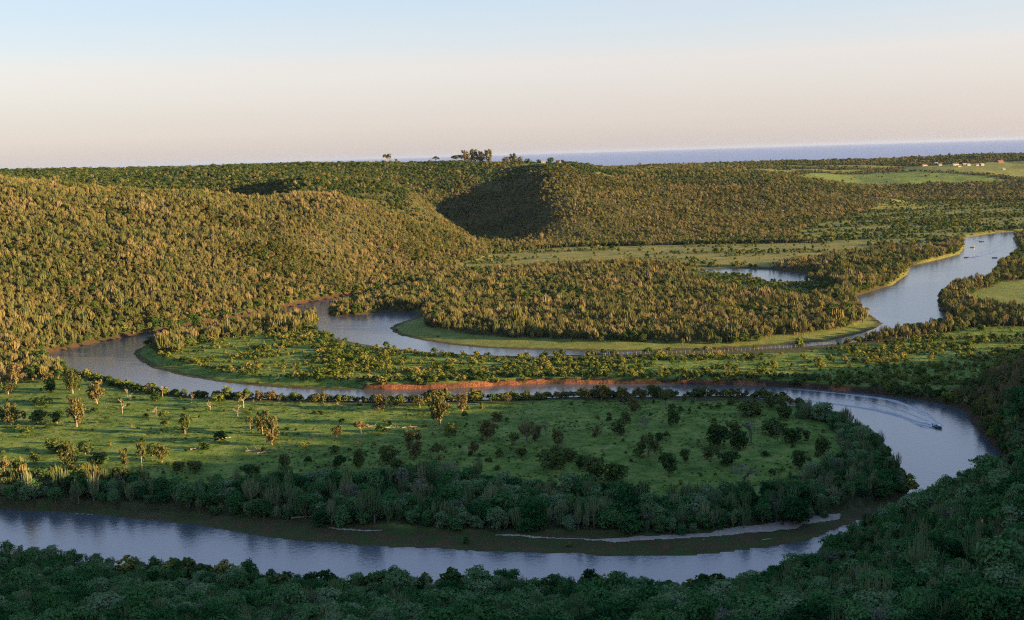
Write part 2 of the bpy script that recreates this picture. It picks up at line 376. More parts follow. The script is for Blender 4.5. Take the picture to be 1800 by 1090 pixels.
# ------------------------------------------------------------------ the ground, one sheet from the camera's hill to the coast
def build_ground():
    AX, AY = 0.0, -300.0
    rr = [170.0]
    while rr[-1] < 7600:
        r = rr[-1]
        rr.append(r + max(1.5, r * 0.0028) if 600 < r < 1500 else r + r * 0.0065)
    rr = np.array(rr)
    th = np.concatenate([np.arange(-70, -36, 0.5), np.arange(-36, 36, 0.11), np.arange(36, 92, 0.5)])
    th = np.radians(th)
    X = AX + rr[:, None] * np.sin(th)[None]; Y = AY + rr[:, None] * np.cos(th)[None]
    Z = height(X, Y)
    nr, nt_ = X.shape
    V_ = np.stack([X, Y, Z], -1).reshape(-1, 3)
    i = np.arange(nr * nt_).reshape(nr, nt_)
    F = np.stack([i[:-1, :-1], i[:-1, 1:], i[1:, 1:], i[1:, :-1]], -1).reshape(-1, 4)[:, ::-1]
    o = mesh_obj('ground', V_, F, None, smooth=True)
    P = V_[:, :2]; z = V_[:, 2]; x = P[:, 0]; y = P[:, 1]
    # ragged outlines
    Pj = P + np.stack([(fbm(x, y, 14, 2) - .5) * 9, (fbm(x + 99, y + 44, 14, 2) - .5) * 9], -1)
    g = np.zeros(len(P)); dry = np.zeros(len(P)); mud = np.zeros(len(P)); sand = np.zeros(len(P)); pale = np.zeros(len(P))
    in1 = inside(Pj, C_MEADOW1) & ~inside(Pj, C_BELT); g[in1] = 1
    in2 = inside(Pj, C_FIELD2); g[in2] = 1
    for c, v in ((C_MEADOW4, 1), (C_FLATS, 0.75), (C_MEADOW5, 0.45)):
        m = inside(Pj, c); g[m] = 1; dry[m] = v
    for c in C_PLATEAU: m = inside(P, c); g[m] = 1; dry[m] = 0.6
    m = inside(P, C_SLOPE); g[m] = 1; dry[m] = 0.1  # darker green put into this slope's colour in place of shade
    for c in C_HILLTOP: m = inside(P, c); g[m] = 1; dry[m] = 0.3
    m = inside(Pj, C_LAKEFRONT); g[m] = .45; dry[m] = .3
    s = shore(x, y)
    m = inside(P, P_BEACH) & ~inside(Pj, C_BELT) & (s < 34)
    mud[m] = sstep(19, 13, s[m] + (fbm(x[m], y[m], 18, 3) - .5) * 8) * sstep(.6, 2.6, s[m] + (fbm(x[m], y[m], 5, 2) - .5) * 3) * .9
    g[m] = np.maximum(g[m], 0.8)
    m = inside(P, P_SPIT3) & (s < 30); g[m] = 1; dry[m] = 0.55
    m = inside(P, P_SPIT2) & (s < 18); g[m] = np.maximum(g[m], 0.9)
    m = (s < 3.0) & (z < 1.3); mud[m] = np.maximum(mud[m], 0.85)
    Ps = P + np.stack([(fbm(x, y, 6, 2) - .5) * 4, (fbm(x + 99, y + 44, 6, 2) - .5) * 3], -1)
    red_ = np.zeros(len(P))
    for c in C_RED: red_[inside(P, c)] = 1
    red_ *= np.maximum(sstep(.46, .60, fbm(x, y, 11, 3)), inside(P, C_RED[0]) * sstep(.44, .56, fbm(x, y, 7, 3)))
    ochre = inside(P, C_OCHRE) & (s < 9); g[ochre] = 1; dry[ochre] = 1; mud[ochre] = 0
    for nme, a in (('red', red_), ('grass', g), ('dry', dry), ('mud', mud), ('sand', sand)):
        at = o.data.attributes.new(nme, 'FLOAT', 'POINT'); at.data.foreach_set('value', a.astype(np.float32))
    m_, nt, N, L, out = material('ground_cover')
    geo = N.new('ShaderNodeNewGeometry')
    def attr(n):
        a = N.new('ShaderNodeAttribute'); a.attribute_name = n; return a.outputs['Fac']
    def noise(s_, d=4, r=0.6):
        t = N.new('ShaderNodeTexNoise'); t.inputs['Scale'].default_value = s_; t.inputs['Detail'].default_value = d; t.inputs['Roughness'].default_value = r
        L.new(geo.outputs['Position'], t.inputs['Vector']); return t.outputs[0]
    def ramp(f, stops):
        r = N.new('ShaderNodeValToRGB'); L.new(f, r.inputs[0])
        e = r.color_ramp.elements
        while len(e) < len(stops): e.new(0.5)
        for k, (p_, c_) in enumerate(stops): e[k].position = p_; e[k].color = (*c_, 1)
        return r.outputs[0]
    def mix(f, a, b):
        x_ = N.new('ShaderNodeMix'); x_.data_type = 'RGBA'
        if isinstance(f, float): x_.inputs[0].default_value = f
        else: L.new(f, x_.inputs[0])
        L.new(a, x_.inputs[6]); L.new(b, x_.inputs[7]); return x_.outputs[2]
    lush = ramp(noise(0.11, 9, 0.80), [(0.36, (0.036, 0.072, 0.013)), (0.45, (0.070, 0.122, 0.020)), (0.53, (0.110, 0.172, 0.030)), (0.65, (0.22, 0.22, 0.070))])
    dryc = ramp(noise(0.05, 9, 0.78), [(0.3, (0.075, 0.095, 0.022)), (0.5, (0.15, 0.155, 0.042)), (0.7, (0.24, 0.20, 0.08))])
    floor = ramp(noise(0.35, 5), [(0.3, (0.032, 0.040, 0.014)), (0.7, (0.075, 0.078, 0.030))])
    mudc = ramp(noise(0.14, 8, .72), [(0.38, (0.034, 0.060, 0.016)), (0.47, (0.042, 0.046, 0.017)), (0.55, (0.062, 0.036, 0.020)), (0.66, (0.085, 0.046, 0.028))])
    sandc = ramp(noise(0.6, 5), [(0.3, (0.26, 0.21, 0.17)), (0.7, (0.40, 0.34, 0.28))])
    red = ramp(noise(0.9, 8, .75), [(0.38, (0.07, 0.036, 0.018)), (0.5, (0.20, 0.080, 0.036)), (0.64, (0.36, 0.17, 0.08))])
    c = mix(attr('grass'), floor, mix(attr('dry'), lush, dryc))
    c = mix(attr('mud'), c, mudc)
    sep = N.new('ShaderNodeSeparateXYZ'); L.new(geo.outputs['Normal'], sep.inputs[0])
    sp = N.new('ShaderNodeSeparateXYZ'); L.new(geo.outputs['Position'], sp.inputs[0])
    st = N.new('ShaderNodeMapRange'); st.inputs[1].default_value = 0.93; st.inputs[2].default_value = 0.80; L.new(sep.outputs[2], st.inputs[0])
    lo = N.new('ShaderNodeMapRange'); lo.inputs[1].default_value = 3.6; lo.inputs[2].default_value = 2.6; L.new(sp.outputs[2], lo.inputs[0])
    mu = N.new('ShaderNodeMath'); mu.operation = 'MULTIPLY'; L.new(st.outputs[0], mu.inputs[0]); L.new(lo.outputs[0], mu.inputs[1])
    brown = ramp(noise(0.5, 6), [(0.3, (0.026, 0.020, 0.012)), (0.7, (0.065, 0.040, 0.024))])
    c = mix(mu.outputs[0], c, brown)
    rm = N.new('ShaderNodeMath'); rm.operation = 'MULTIPLY'; L.new(mu.outputs[0], rm.inputs[0]); L.new(attr('red'), rm.inputs[1])
    c = mix(rm.outputs[0], c, red)
    c = mix(attr('sand'), c, sandc)
    b = N.new('ShaderNodeBsdfPrincipled'); b.inputs['Roughness'].default_value = 0.95; b.inputs['Specular IOR Level'].default_value = 0.1
    L.new(c, b.inputs['Base Color'])
    bp = N.new('ShaderNodeBump'); bp.inputs['Strength'].default_value = 0.9; bp.inputs['Distance'].default_value = 0.5
    L.new(noise(0.8, 6, 0.7), bp.inputs['Height']); L.new(bp.outputs[0], b.inputs['Normal'])
    L.new(b.outputs[0], out.inputs[0])
    o.data.materials.append(m_)
    tag(o, 'valley floor, river banks and hillsides', kind='structure')
    return o
ground = build_ground()

M_SAND, nt, N, L, out = material('pale_sand')
geo = N.new('ShaderNodeNewGeometry'); t = N.new('ShaderNodeTexNoise'); t.inputs['Scale'].default_value = 0.7; t.inputs['Detail'].default_value = 7; t.inputs['Roughness'].default_value = .7
L.new(geo.outputs['Position'], t.inputs['Vector'])
r = N.new('ShaderNodeValToRGB'); r.color_ramp.elements[0].position = .3; r.color_ramp.elements[0].color = (.22, .17, .135, 1); r.color_ramp.elements[1].position = .65; r.color_ramp.elements[1].color = (.38, .31, .26, 1)
L.new(t.outputs[0], r.inputs[0]); b = N.new('ShaderNodeBsdfDiffuse'); L.new(r.outputs[0], b.inputs[0]); L.new(b.outputs[0], out.inputs[0])
for c, lab in zip(C_SAND, ('long pale sandbar along the nearest river bend', 'tiny sand patch on the mud, the middle one', 'tiny sand patch on the mud, left of the other', 'thin sand streak below the shaded wood', 'small pale mud patch at the left waterline', 'sand at the inner edge of the right bend')):
    x0, y0 = c.min(0) - 3; x1, y1 = c.max(0) + 3; st = .6
    xs, ys = np.meshgrid(np.arange(x0, x1, st), np.arange(y0, y1, st)); xx, yy = xs.ravel(), ys.ravel()
    jj = np.stack([xx + (fbm(xx, yy, 7, 3) - .5) * 4, yy + (fbm(xx + 50, yy, 5, 3) - .5) * 2.2], -1)
    ok_ = (inside(jj, c) & (fbm(xx * .5, yy, 4, 2) > .10)).reshape(xs.shape)
    zz = height(xx, yy) + .14
    cell = ok_[:-1, :-1] & ok_[1:, :-1] & ok_[:-1, 1:] & ok_[1:, 1:]
    i = np.arange(xs.size).reshape(xs.shape)
    F = np.stack([i[:-1, :-1][cell], i[:-1, 1:][cell], i[1:, 1:][cell], i[1:, :-1][cell]], -1)
    if len(F) == 0: continue
    used_, inv = np.unique(F, return_inverse=True)
    V_ = np.stack([xx, yy, zz], -1)[used_]
    tag(mesh_obj('sand', V_, inv.reshape(F.shape), M_SAND, smooth=True), lab, kind='structure')

# ------------------------------------------------------------------ water
def water_mat(name, s1, s2, strength, deep, rough):
    m, nt, N, L, out = material(name)
    b = N.new('ShaderNodeBsdfPrincipled'); b.inputs['Base Color'].default_value = (*deep, 1)
    b.inputs['Roughness'].default_value = rough; b.inputs['IOR'].default_value = 2.35
    geo = N.new('ShaderNodeNewGeometry')
    t1 = N.new('ShaderNodeTexNoise'); t1.inputs['Scale'].default_value = s1; t1.inputs['Detail'].default_value = 3
    t2 = N.new('ShaderNodeTexNoise'); t2.inputs['Scale'].default_value = s2; t2.inputs['Detail'].default_value = 2
    L.new(geo.outputs['Position'], t1.inputs['Vector']); L.new(geo.outputs['Position'], t2.inputs['Vector'])
    a = N.new('ShaderNodeMath'); a.operation = 'MULTIPLY_ADD'; a.inputs[1].default_value = 2.5
    L.new(t2.outputs[0], a.inputs[0]); L.new(t1.outputs[0], a.inputs[2])
    bp = N.new('ShaderNodeBump'); bp.inputs['Strength'].default_value = strength; bp.inputs['Distance'].default_value = 0.1
    L.new(a.outputs[0], bp.inputs['Height']); L.new(bp.outputs[0], b.inputs['Normal'])
    L.new(b.outputs[0], out.inputs[0])
    return m
M_RIVER = water_mat('river_water', 1.6, 0.45, 0.34, (0.060, 0.073, 0.085), 0.19)
M_SEA = water_mat('sea_water', 0.05, 0.01, 1.0, (0.03, 0.11, 0.28), 0.5)
o = mesh_obj('river', [(-800, 150, 0), (1300, 150, 0), (1300, 2400, 0), (-800, 2400, 0)], [(0, 1, 2, 3)], M_RIVER)
tag(o, 'calm river winding through the valley', kind='structure')
o = mesh_obj('sea', [(-140000, 4200, 0), (140000, 4200, 0), (140000, 140000, 0), (-140000, 140000, 0)], [(0, 1, 2, 3)], M_SEA)
tag(o, 'blue sea beyond the coast', kind='structure')

# ------------------------------------------------------------------ plant materials
def leaf_mat(name, stops, trans=0.25, patch=60.0):
    m, nt, N, L, out = material(name)
    oi = N.new('ShaderNodeObjectInfo')
    t = N.new('ShaderNodeTexNoise'); t.inputs['Scale'].default_value = 1.0; t.inputs['Detail'].default_value = 2
    sc_ = N.new('ShaderNodeVectorMath'); sc_.operation = 'SCALE'; sc_.inputs['Scale'].default_value = 1.0 / patch
    L.new(oi.outputs['Location'], sc_.inputs[0]); L.new(sc_.outputs[0], t.inputs['Vector'])
    geo = N.new('ShaderNodeNewGeometry')
    a = N.new('ShaderNodeMath'); a.operation = 'MULTIPLY_ADD'; a.inputs[1].default_value = 0.55; a.inputs[2].default_value = -0.10
    L.new(oi.outputs['Random'], a.inputs[0])
    b = N.new('ShaderNodeMath'); b.operation = 'MULTIPLY_ADD'; b.inputs[1].default_value = 0.75; L.new(t.outputs[0], b.inputs[0]); L.new(a.outputs[0], b.inputs[2])
    c = N.new('ShaderNodeMath'); c.operation = 'MULTIPLY_ADD'; c.inputs[1].default_value = 0.22; c.inputs[2].default_value = -0.11
    L.new(geo.outputs['Random Per Island'], c.inputs[0])
    d = N.new('ShaderNodeMath'); d.operation = 'ADD'; L.new(b.outputs[0], d.inputs[0]); L.new(c.outputs[0], d.inputs[1])
    r = N.new('ShaderNodeValToRGB'); e = r.color_ramp.elements
    while len(e) < len(stops): e.new(0.5)
    for k, (p_, c_) in enumerate(stops): e[k].position = p_; e[k].color = (*c_, 1)
    L.new(d.outputs[0], r.inputs[0])
    df = N.new('ShaderNodeBsdfDiffuse'); tr = N.new('ShaderNodeBsdfTranslucent'); mx = N.new('ShaderNodeMixShader'); mx.inputs[0].default_value = trans
    L.new(r.outputs[0], df.inputs[0]); L.new(r.outputs[0], tr.inputs[0]); L.new(df.outputs[0], mx.inputs[1]); L.new(tr.outputs[0], mx.inputs[2]); L.new(mx.outputs[0], out.inputs[0])
    return m
M_DARK = leaf_mat('dark_leaves', [(0.15, (0.024, 0.056, 0.016)), (0.45, (0.046, 0.088, 0.024)), (0.75, (0.080, 0.110, 0.032)), (0.95, (0.125, 0.120, 0.045))])
M_GOLD = leaf_mat('olive_leaves', [(0.15, (0.050, 0.068, 0.022)), (0.5, (0.105, 0.105, 0.036)), (0.8, (0.150, 0.125, 0.052)), (0.95, (0.19, 0.15, 0.075))])
M_EUPH = leaf_mat('succulent_stems', [(0.12, (0.050, 0.080, 0.026)), (0.45, (0.110, 0.120, 0.042)), (0.75, (0.165, 0.142, 0.060)), (0.95, (0.23, 0.175, 0.10))], 0.05, 90)
M_SCRUB = leaf_mat('scrub_leaves', [(0.15, (0.050, 0.095, 0.018)), (0.5, (0.130, 0.165, 0.032)), (0.8, (0.21, 0.20, 0.055)), (0.95, (0.28, 0.20, 0.09))], 0.3, 30)
M_NEAR = leaf_mat('shade_tinted_leaves', [(0.18, (0.010, 0.045, 0.015)), (0.4, (0.035, 0.115, 0.034)), (0.62, (0.075, 0.175, 0.052)), (0.85, (0.17, 0.24, 0.12))], .25, 25)  # leaves of the shaded trees, the shade's cool green put into their colour
M_NEUPH = leaf_mat('grey_green_stems', [(0.12, (0.050, 0.110, 0.040)), (0.5, (0.11, 0.165, 0.065)), (0.95, (0.26, 0.26, 0.13))], .05, 25)  # grey green stems for shaded trees, the shade's tint put into the colour
M_OLIVE = leaf_mat('hill_leaves', [(0.15, (0.036, 0.055, 0.016)), (0.45, (0.075, 0.088, 0.026)), (0.75, (0.125, 0.115, 0.040)), (0.95, (0.17, 0.14, 0.060))], .25, 110)
M_GREY = leaf_mat('grey_twigs', [(0.2, (0.10, 0.10, 0.07)), (0.9, (0.20, 0.19, 0.14))], 0.0)
M_PALE = plain('pale_bark', (0.30, 0.24, 0.18), 0.9, 0.25, 6)
M_BARK = plain('bark', (0.16, 0.12, 0.085), 0.9, 0.3, 6)

# ------------------------------------------------------------------ plant shapes, one unit high and wide
def tube(pts, rad, sides=5):
    V_, F = [], []
    for k, (p, r) in enumerate(zip(pts, rad)):
        p = np.array(p, float)
        d = np.array(pts[min(k + 1, len(pts) - 1)], float) - np.array(pts[max(k - 1, 0)], float)
        d /= np.linalg.norm(d) + 1e-9
        a = np.cross(d, [0.31, 0.95, 0.02]); a /= np.linalg.norm(a) + 1e-9
        b = np.cross(d, a)
        for s in range(sides):
            an = 2 * math.pi * s / sides
            V_.append(p + r * (math.cos(an) * a + math.sin(an) * b))
    for k in range(len(pts) - 1):
        for s in range(sides):
            F.append((k * sides + s, k * sides + (s + 1) % sides, (k + 1) * sides + (s + 1) % sides, (k + 1) * sides + s))
    return V_, F
def join(parts):
    V_, F = [], []
    for v, f in parts:
        o_ = len(V_); V_ += list(v); F += [tuple(i + o_ for i in q) for q in f]
    return V_, F
def leaves(rng, lobes, n, size):
    ar = np.array([l[3] * l[4] + l[3] * l[5] for l in lobes]); cnt = np.maximum(3, (n * ar / ar.sum()).astype(int))
    C_, D_ = [], []
    for l, k in zip(lobes, cnt):
        d = rng.normal(size=(k, 3)); d /= np.linalg.norm(d, axis=1)[:, None]
        d[:, 2] = np.where((d[:, 2] < -0.3) & (rng.rand(k) < 0.6), -d[:, 2], d[:, 2])
        C_.append(np.array(l[:3]) + d * np.array(l[3:6]) * rng.uniform(0.62, 1.08, (k, 1))); D_.append(d)
    C_ = np.concatenate(C_); D_ = np.concatenate(D_)
    nn = D_ + rng.normal(size=D_.shape) * 0.45; nn /= np.linalg.norm(nn, axis=1)[:, None]
    a = np.cross(nn, rng.normal(size=nn.shape)); a /= np.linalg.norm(a, axis=1)[:, None]
    b = np.cross(nn, a)
    s = size * rng.uniform(0.55, 1.25, (len(C_), 1))
    q = np.stack([C_ - a * s - b * s * .7, C_ + a * s * .8 - b * s * .6, C_ + a * s + b * s * .7 + nn * s * .3, C_ - a * s * .7 + b * s * .8], 1)
    return q.reshape(-1, 3), [tuple(range(4 * k, 4 * k + 4)) for k in range(len(q))]
def limbs(rng, base, tops, r0, mid=0.5):
    out = []
    for t in tops:
        m_ = [(base[k] + t[k]) / 2 + rng.uniform(-.05, .05) for k in range(3)]; m_[2] += 0.03
        out.append(tube([base, m_, t], [r0, r0 * .6, r0 * .22], 4))
    return out
def f_round(rng, low=0.12, dense=620, nl=15, size=0.052, mat=None):
    lobes = []
    for k in range(nl):
        a = rng.uniform(0, 6.28); z = rng.uniform(low + .16, .84); w = math.sin(max(0.05, min(1, (z - low) / (1 - low))) * math.pi) ** .5
        r = rng.uniform(.14, .34) * w
        q = rng.uniform(.14, .23)
        lobes.append((math.cos(a) * r, math.sin(a) * r, z, q * 1.1, q * 1.1, q * .8))
    lobes.append((0, 0, .55, .3, .3, .34))
    v, f = leaves(rng, lobes, dense, size)
    tr = tube([(0, 0, -.05), (.01, 0, .2), (.02, .01, .5)], [.045, .035, .02], 6)
    return (v, f), join([tr] + limbs(rng, (0.01, 0, .2), [l[:3] for l in lobes[:4]], .02)), (mat or M_DARK, M_BARK)
def f_gold(rng):
    lobes = []
    for k in range(34):
        a = rng.uniform(0, 6.28); z = rng.uniform(.20, .92); w = math.sin(max(.1, (z - .05) / .95) * math.pi * .86) ** .6
        r = rng.uniform(.1, .42) * w; q = rng.uniform(.08, .15)
        lobes.append((math.cos(a) * r, math.sin(a) * r, z, q, q, q * 1.25))
    v, f = leaves(rng, lobes, 1000, .040)
    tr = tube([(0, 0, -.05), (.02, 0, .14), (.0, .02, .4)], [.040, .028, .014], 6)
    return (v, f), join([tr] + limbs(rng, (0.01, 0, .16), [l[:3] for l in lobes[:9]], .013)), (M_GOLD, M_PALE)
def f_umbrella(rng):
    lobes = []
    for k in range(12):
        a = rng.uniform(0, 6.28); r = rng.uniform(.05, .38); q = rng.uniform(.10, .17)
        lobes.append((math.cos(a) * r, math.sin(a) * r, .80 - r * r * 1.4 + rng.uniform(-.14, .06), q, q, q * .8))
    v, f = leaves(rng, lobes, 460, .042)
    tr = tube([(0, 0, -.05), (.015, 0, .25), (.0, .01, .45)], [.028, .022, .018], 6)
    return (v, f), join([tr] + limbs(rng, (0, 0.01, .42), [l[:3] for l in lobes[:8]], .014)), (M_GOLD, M_PALE)
def f_slender(rng):
    lobes = []
    for k in range(11):
        a = rng.uniform(0, 6.28); z = rng.uniform(.38, .95); r = rng.uniform(.05, .38) * (1.1 - abs(z - .7) * 1.3); q = rng.uniform(.10, .17)
        lobes.append((math.cos(a) * r, math.sin(a) * r, z, q, q, q * .6))
    v, f = leaves(rng, lobes, 430, .042)
    tr = tube([(0, 0, -.05), (.02, 0, .3), (-.01, .02, .62), (.02, 0, .85)], [.034, .026, .018, .01], 6)
    return (v, f), join([tr] + limbs(rng, (0, 0.01, .5), [l[:3] for l in lobes[:7]], .014)), (M_GOLD, M_PALE)
def f_cone(rng):
    lobes = []
    for k in range(20):
        z = rng.uniform(.12, .93); a = rng.uniform(0, 6.28); w = (1 - z) * .42 + .03; q = .07 + .13 * (1 - z)
        lobes.append((math.cos(a) * w, math.sin(a) * w, z, q, q, q * 1.1))
    v, f = leaves(rng, lobes, 620, .045)
    return (v, f), join([tube([(0, 0, -.05), (0, 0, .5), (0, 0, .9)], [.04, .03, .008], 6)]), (M_DARK, M_BARK)
def twigs(rng, p, d, ln, r, depth, out):
    q = p + d * ln * .5 + rng.normal(size=3) * ln * .05; e = p + d * ln
    out.append(tube([p, q, e], [r, r * .8, r * .55], 4))
    if depth == 0: return
    for k in range(3 if depth > 1 else 4):
        nd = d + rng.normal(size=3) * .55; nd[2] = abs(nd[2]) * .8 + .15; nd /= np.linalg.norm(nd)
        twigs(rng, e - d * ln * rng.uniform(0, .35), nd, ln * rng.uniform(.55, .8), r * .55, depth - 1, out)
def f_dead(rng, fine=3, thick=.034):
    out = []
    twigs(rng, np.array([0, 0, -.04]), np.array([rng.uniform(-.15, .15), rng.uniform(-.1, .1), 1.0]), .36, thick, fine, out)
    v, f = join(out)
    v = np.array(v); sw = max(np.abs(v[:, :2]).max() * 2, .1); v[:, :2] /= max(sw, .9); v[:, 2] /= v[:, 2].max()
    return None, (list(v), f), (M_GREY, M_PALE)
def f_grey(rng):
    out = []
    for k in range(3):
        a = rng.uniform(0, 6.28)
        twigs(rng, np.array([0, 0, -.04]), np.array([math.cos(a) * .35, math.sin(a) * .35, 1.0]), .32, .022, 3, out)
    v, f = join(out); v = np.array(v); v[:, :2] /= np.abs(v[:, :2]).max() * 2; v[:, 2] /= v[:, 2].max()
    lobes = [(rng.uniform(-.28, .28), rng.uniform(-.28, .28), rng.uniform(.45, .88), .13, .13, .1) for k in range(12)]
    lv, lf = leaves(rng, lobes, 260, .022)
    return (lv, lf), (list(v), f), (M_GREY, M_GREY)
def f_euph(rng, n=30, thick=.035, low=.30, spread=.40, mat=None):
    cols = []
    for k in range(n):
        a = rng.uniform(0, 6.28); r = spread * math.sqrt(rng.rand()) ; z0 = rng.uniform(low, .62); top = (1.0 - (r / spread) ** 2 * .28) * rng.uniform(.84, 1.0)
        c, s = math.cos(a), math.sin(a)
        z0 = min(z0, top - .22)
        cols.append(tube([(c * r * .25, s * r * .25, z0 - .08), (c * r * .85, s * r * .85, z0 + .03), (c * r * 1.02, s * r * 1.02, (z0 + top) / 2 + .02), (c * r * 1.06, s * r * 1.06, top)],
                         [thick * .6, thick * rng.uniform(.8, 1.15), thick * rng.uniform(.95, 1.2), thick * .35], 4))
    return join(cols), join([tube([(0, 0, -.05), (.01, 0, .3), (0, 0, .66)], [.045, .035, .03], 5)]), (mat or M_EUPH, M_BARK)
def f_shrub(rng, mat=None, dense=300, size=.075):
    lobes = []
    for k in range(9):
        a = rng.uniform(0, 6.28); r = rng.uniform(.05, .36); q = rng.uniform(.15, .24)
        lobes.append((math.cos(a) * r, math.sin(a) * r, rng.uniform(.2, .72) * (1.15 - r), q, q, q * 1.2))
    return leaves(rng, lobes, dense, size), None, (mat or M_DARK, M_BARK)

KINDS = {
    'r': [f_round(np.random.RandomState(10 + k), rng_low) for k, rng_low in enumerate((.02, .06, .10, .0))],
    'g': [f_gold(np.random.RandomState(20 + k)) for k in range(4)],
    'u': [f_umbrella(np.random.RandomState(30 + k)) for k in range(3)],
    'p': [f_slender(np.random.RandomState(40 + k)) for k in range(3)],
    'c': [f_cone(np.random.RandomState(50 + k)) for k in range(2)],
    'd': [f_dead(np.random.RandomState(60 + k)) for k in range(4)],
    'x': [f_grey(np.random.RandomState(70 + k)) for k in range(2)],
    'e': [f_euph(np.random.RandomState(80 + k), 22 + 5 * k, .030, (.28, .36, .22, .42)[k], (.40, .34, .44, .38)[k]) for k in range(4)],
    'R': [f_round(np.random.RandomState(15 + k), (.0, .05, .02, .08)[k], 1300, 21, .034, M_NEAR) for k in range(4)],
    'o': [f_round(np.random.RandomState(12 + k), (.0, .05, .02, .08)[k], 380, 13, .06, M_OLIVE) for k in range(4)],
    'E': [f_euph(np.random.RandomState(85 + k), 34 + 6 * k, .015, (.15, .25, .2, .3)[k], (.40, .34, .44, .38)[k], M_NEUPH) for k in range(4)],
    's': [f_shrub(np.random.RandomState(90 + k)) for k in range(3)],
    'b': [f_shrub(np.random.RandomState(95 + k), M_SCRUB, 220, .085) for k in range(3)],
}
NAMES = {'o': 'broadleaf_tree', 'R': 'broadleaf_tree', 'E': 'candelabra_tree', 'r': 'broadleaf_tree', 'g': 'olive_crowned_tree', 'u': 'umbrella_tree', 'p': 'slender_tree', 'c': 'conical_tree', 'd': 'dead_tree', 'x': 'leafless_tree', 'e': 'candelabra_tree', 's': 'shrub', 'b': 'shrub'}
def mesh_only(name, v, f, mats):
    me = bpy.data.meshes.new(name); me.from_pydata([tuple(p) for p in v], [], f)
    for m in mats: me.materials.append(m)
    return me
PARTS = {}
for kd, vs in KINDS.items():
    PARTS[kd] = []
    for crown, trunk, (ml, mb) in vs:
        PARTS[kd].append((mesh_only(NAMES[kd] + '_crown', crown[0], crown[1], [ml]) if crown else None, mesh_only(NAMES[kd] + '_trunk', trunk[0], trunk[1], [mb]) if trunk else None))
def plant(kd, var, loc, w, h, rz, label, group=None, cat='tree'):
    cm, tm = PARTS[kd][var % len(PARTS[kd])]
    if cm is None or tm is None:
        o_ = bpy.data.objects.new(NAMES[kd], cm or tm)
        sc.collection.objects.link(o_)
        o_.location = loc; o_.rotation_euler = (0, 0, rz); o_.scale = (w, w, h)
    else:
        o_ = empty(NAMES[kd], loc, rz, (w, w, h))
        for nm, me in (('crown', cm), ('trunk', tm)):
            c_ = bpy.data.objects.new(nm, me); sc.collection.objects.link(c_); c_.parent = o_
    return tag(o_, label, cat, group)

# forms for the masses: crown and trunk in one mesh, kept out of the scene, instanced on points
def form(kd, k):
    crown, trunk, (ml, mb) = KINDS[kd][k % len(KINDS[kd])]
    v, f = list(crown[0]), list(crown[1]); nf = len(f)
    if trunk:
        o_ = len(v); v += list(trunk[0]); f = f + [tuple(i + o_ for i in q) for q in trunk[1]]
    me = mesh_only('mass_form', v, f, [ml, mb])
    mi = np.zeros(len(f), np.int32); mi[nf:] = 1
    me.polygons.foreach_set('material_index', mi)
    return me
def mass(name, forms, P, W, H, idx, label, seed=1):
    col = bpy.data.collections.new(name + '_forms')
    for k, me in enumerate(forms):
        ob = bpy.data.objects.new('form_%02d' % k, me); col.objects.link(ob)
    me = bpy.data.meshes.new(name)
    me.vertices.add(len(P)); me.vertices.foreach_set('co', P.astype(np.float32).ravel())
    rr_ = np.random.RandomState(seed)
    sca = np.stack([W, W, H], -1).astype(np.float32)
    a = me.attributes.new('size', 'FLOAT_VECTOR', 'POINT'); a.data.foreach_set('vector', sca.ravel())
    rot = np.zeros((len(P), 3), np.float32); rot[:, 2] = rr_.uniform(0, 6.28, len(P)); rot[:, 0] = rr_.normal(0, .04, len(P))
    a = me.attributes.new('turn', 'FLOAT_VECTOR', 'POINT'); a.data.foreach_set('vector', rot.ravel())
    a = me.attributes.new('pick', 'INT', 'POINT'); a.data.foreach_set('value', idx.astype(np.int32))
    o_ = bpy.data.objects.new(name, me); sc.collection.objects.link(o_)
    ng = bpy.data.node_groups.new(name, 'GeometryNodeTree')
    ng.interface.new_socket('Geometry', in_out='INPUT', socket_type='NodeSocketGeometry')
    ng.interface.new_socket('Geometry', in_out='OUTPUT', socket_type='NodeSocketGeometry')
    N, L = ng.nodes, ng.links
    gi, go = N.new('NodeGroupInput'), N.new('NodeGroupOutput')
    ci = N.new('GeometryNodeCollectionInfo'); ci.inputs[0].default_value = col; ci.inputs['Separate Children'].default_value = True; ci.inputs['Reset Children'].default_value = True
    ip = N.new('GeometryNodeInstanceOnPoints'); ip.inputs['Pick Instance'].default_value = True
    def at(n, t):
        x_ = N.new('GeometryNodeInputNamedAttribute'); x_.data_type = t; x_.inputs['Name'].default_value = n
        return next(s for s in x_.outputs if s.enabled and s.name == 'Attribute')
    L.new(gi.outputs[0], ip.inputs['Points']); L.new(ci.outputs[0], ip.inputs['Instance'])
    L.new(at('pick', 'INT'), ip.inputs['Instance Index']); L.new(at('turn', 'FLOAT_VECTOR'), ip.inputs['Rotation']); L.new(at('size', 'FLOAT_VECTOR'), ip.inputs['Scale'])
    L.new(ip.outputs[0], go.inputs[0])
    md = o_.modifiers.new('scatter', 'NODES'); md.node_group = ng
    tag(o_, label, kind='stuff')
    return o_

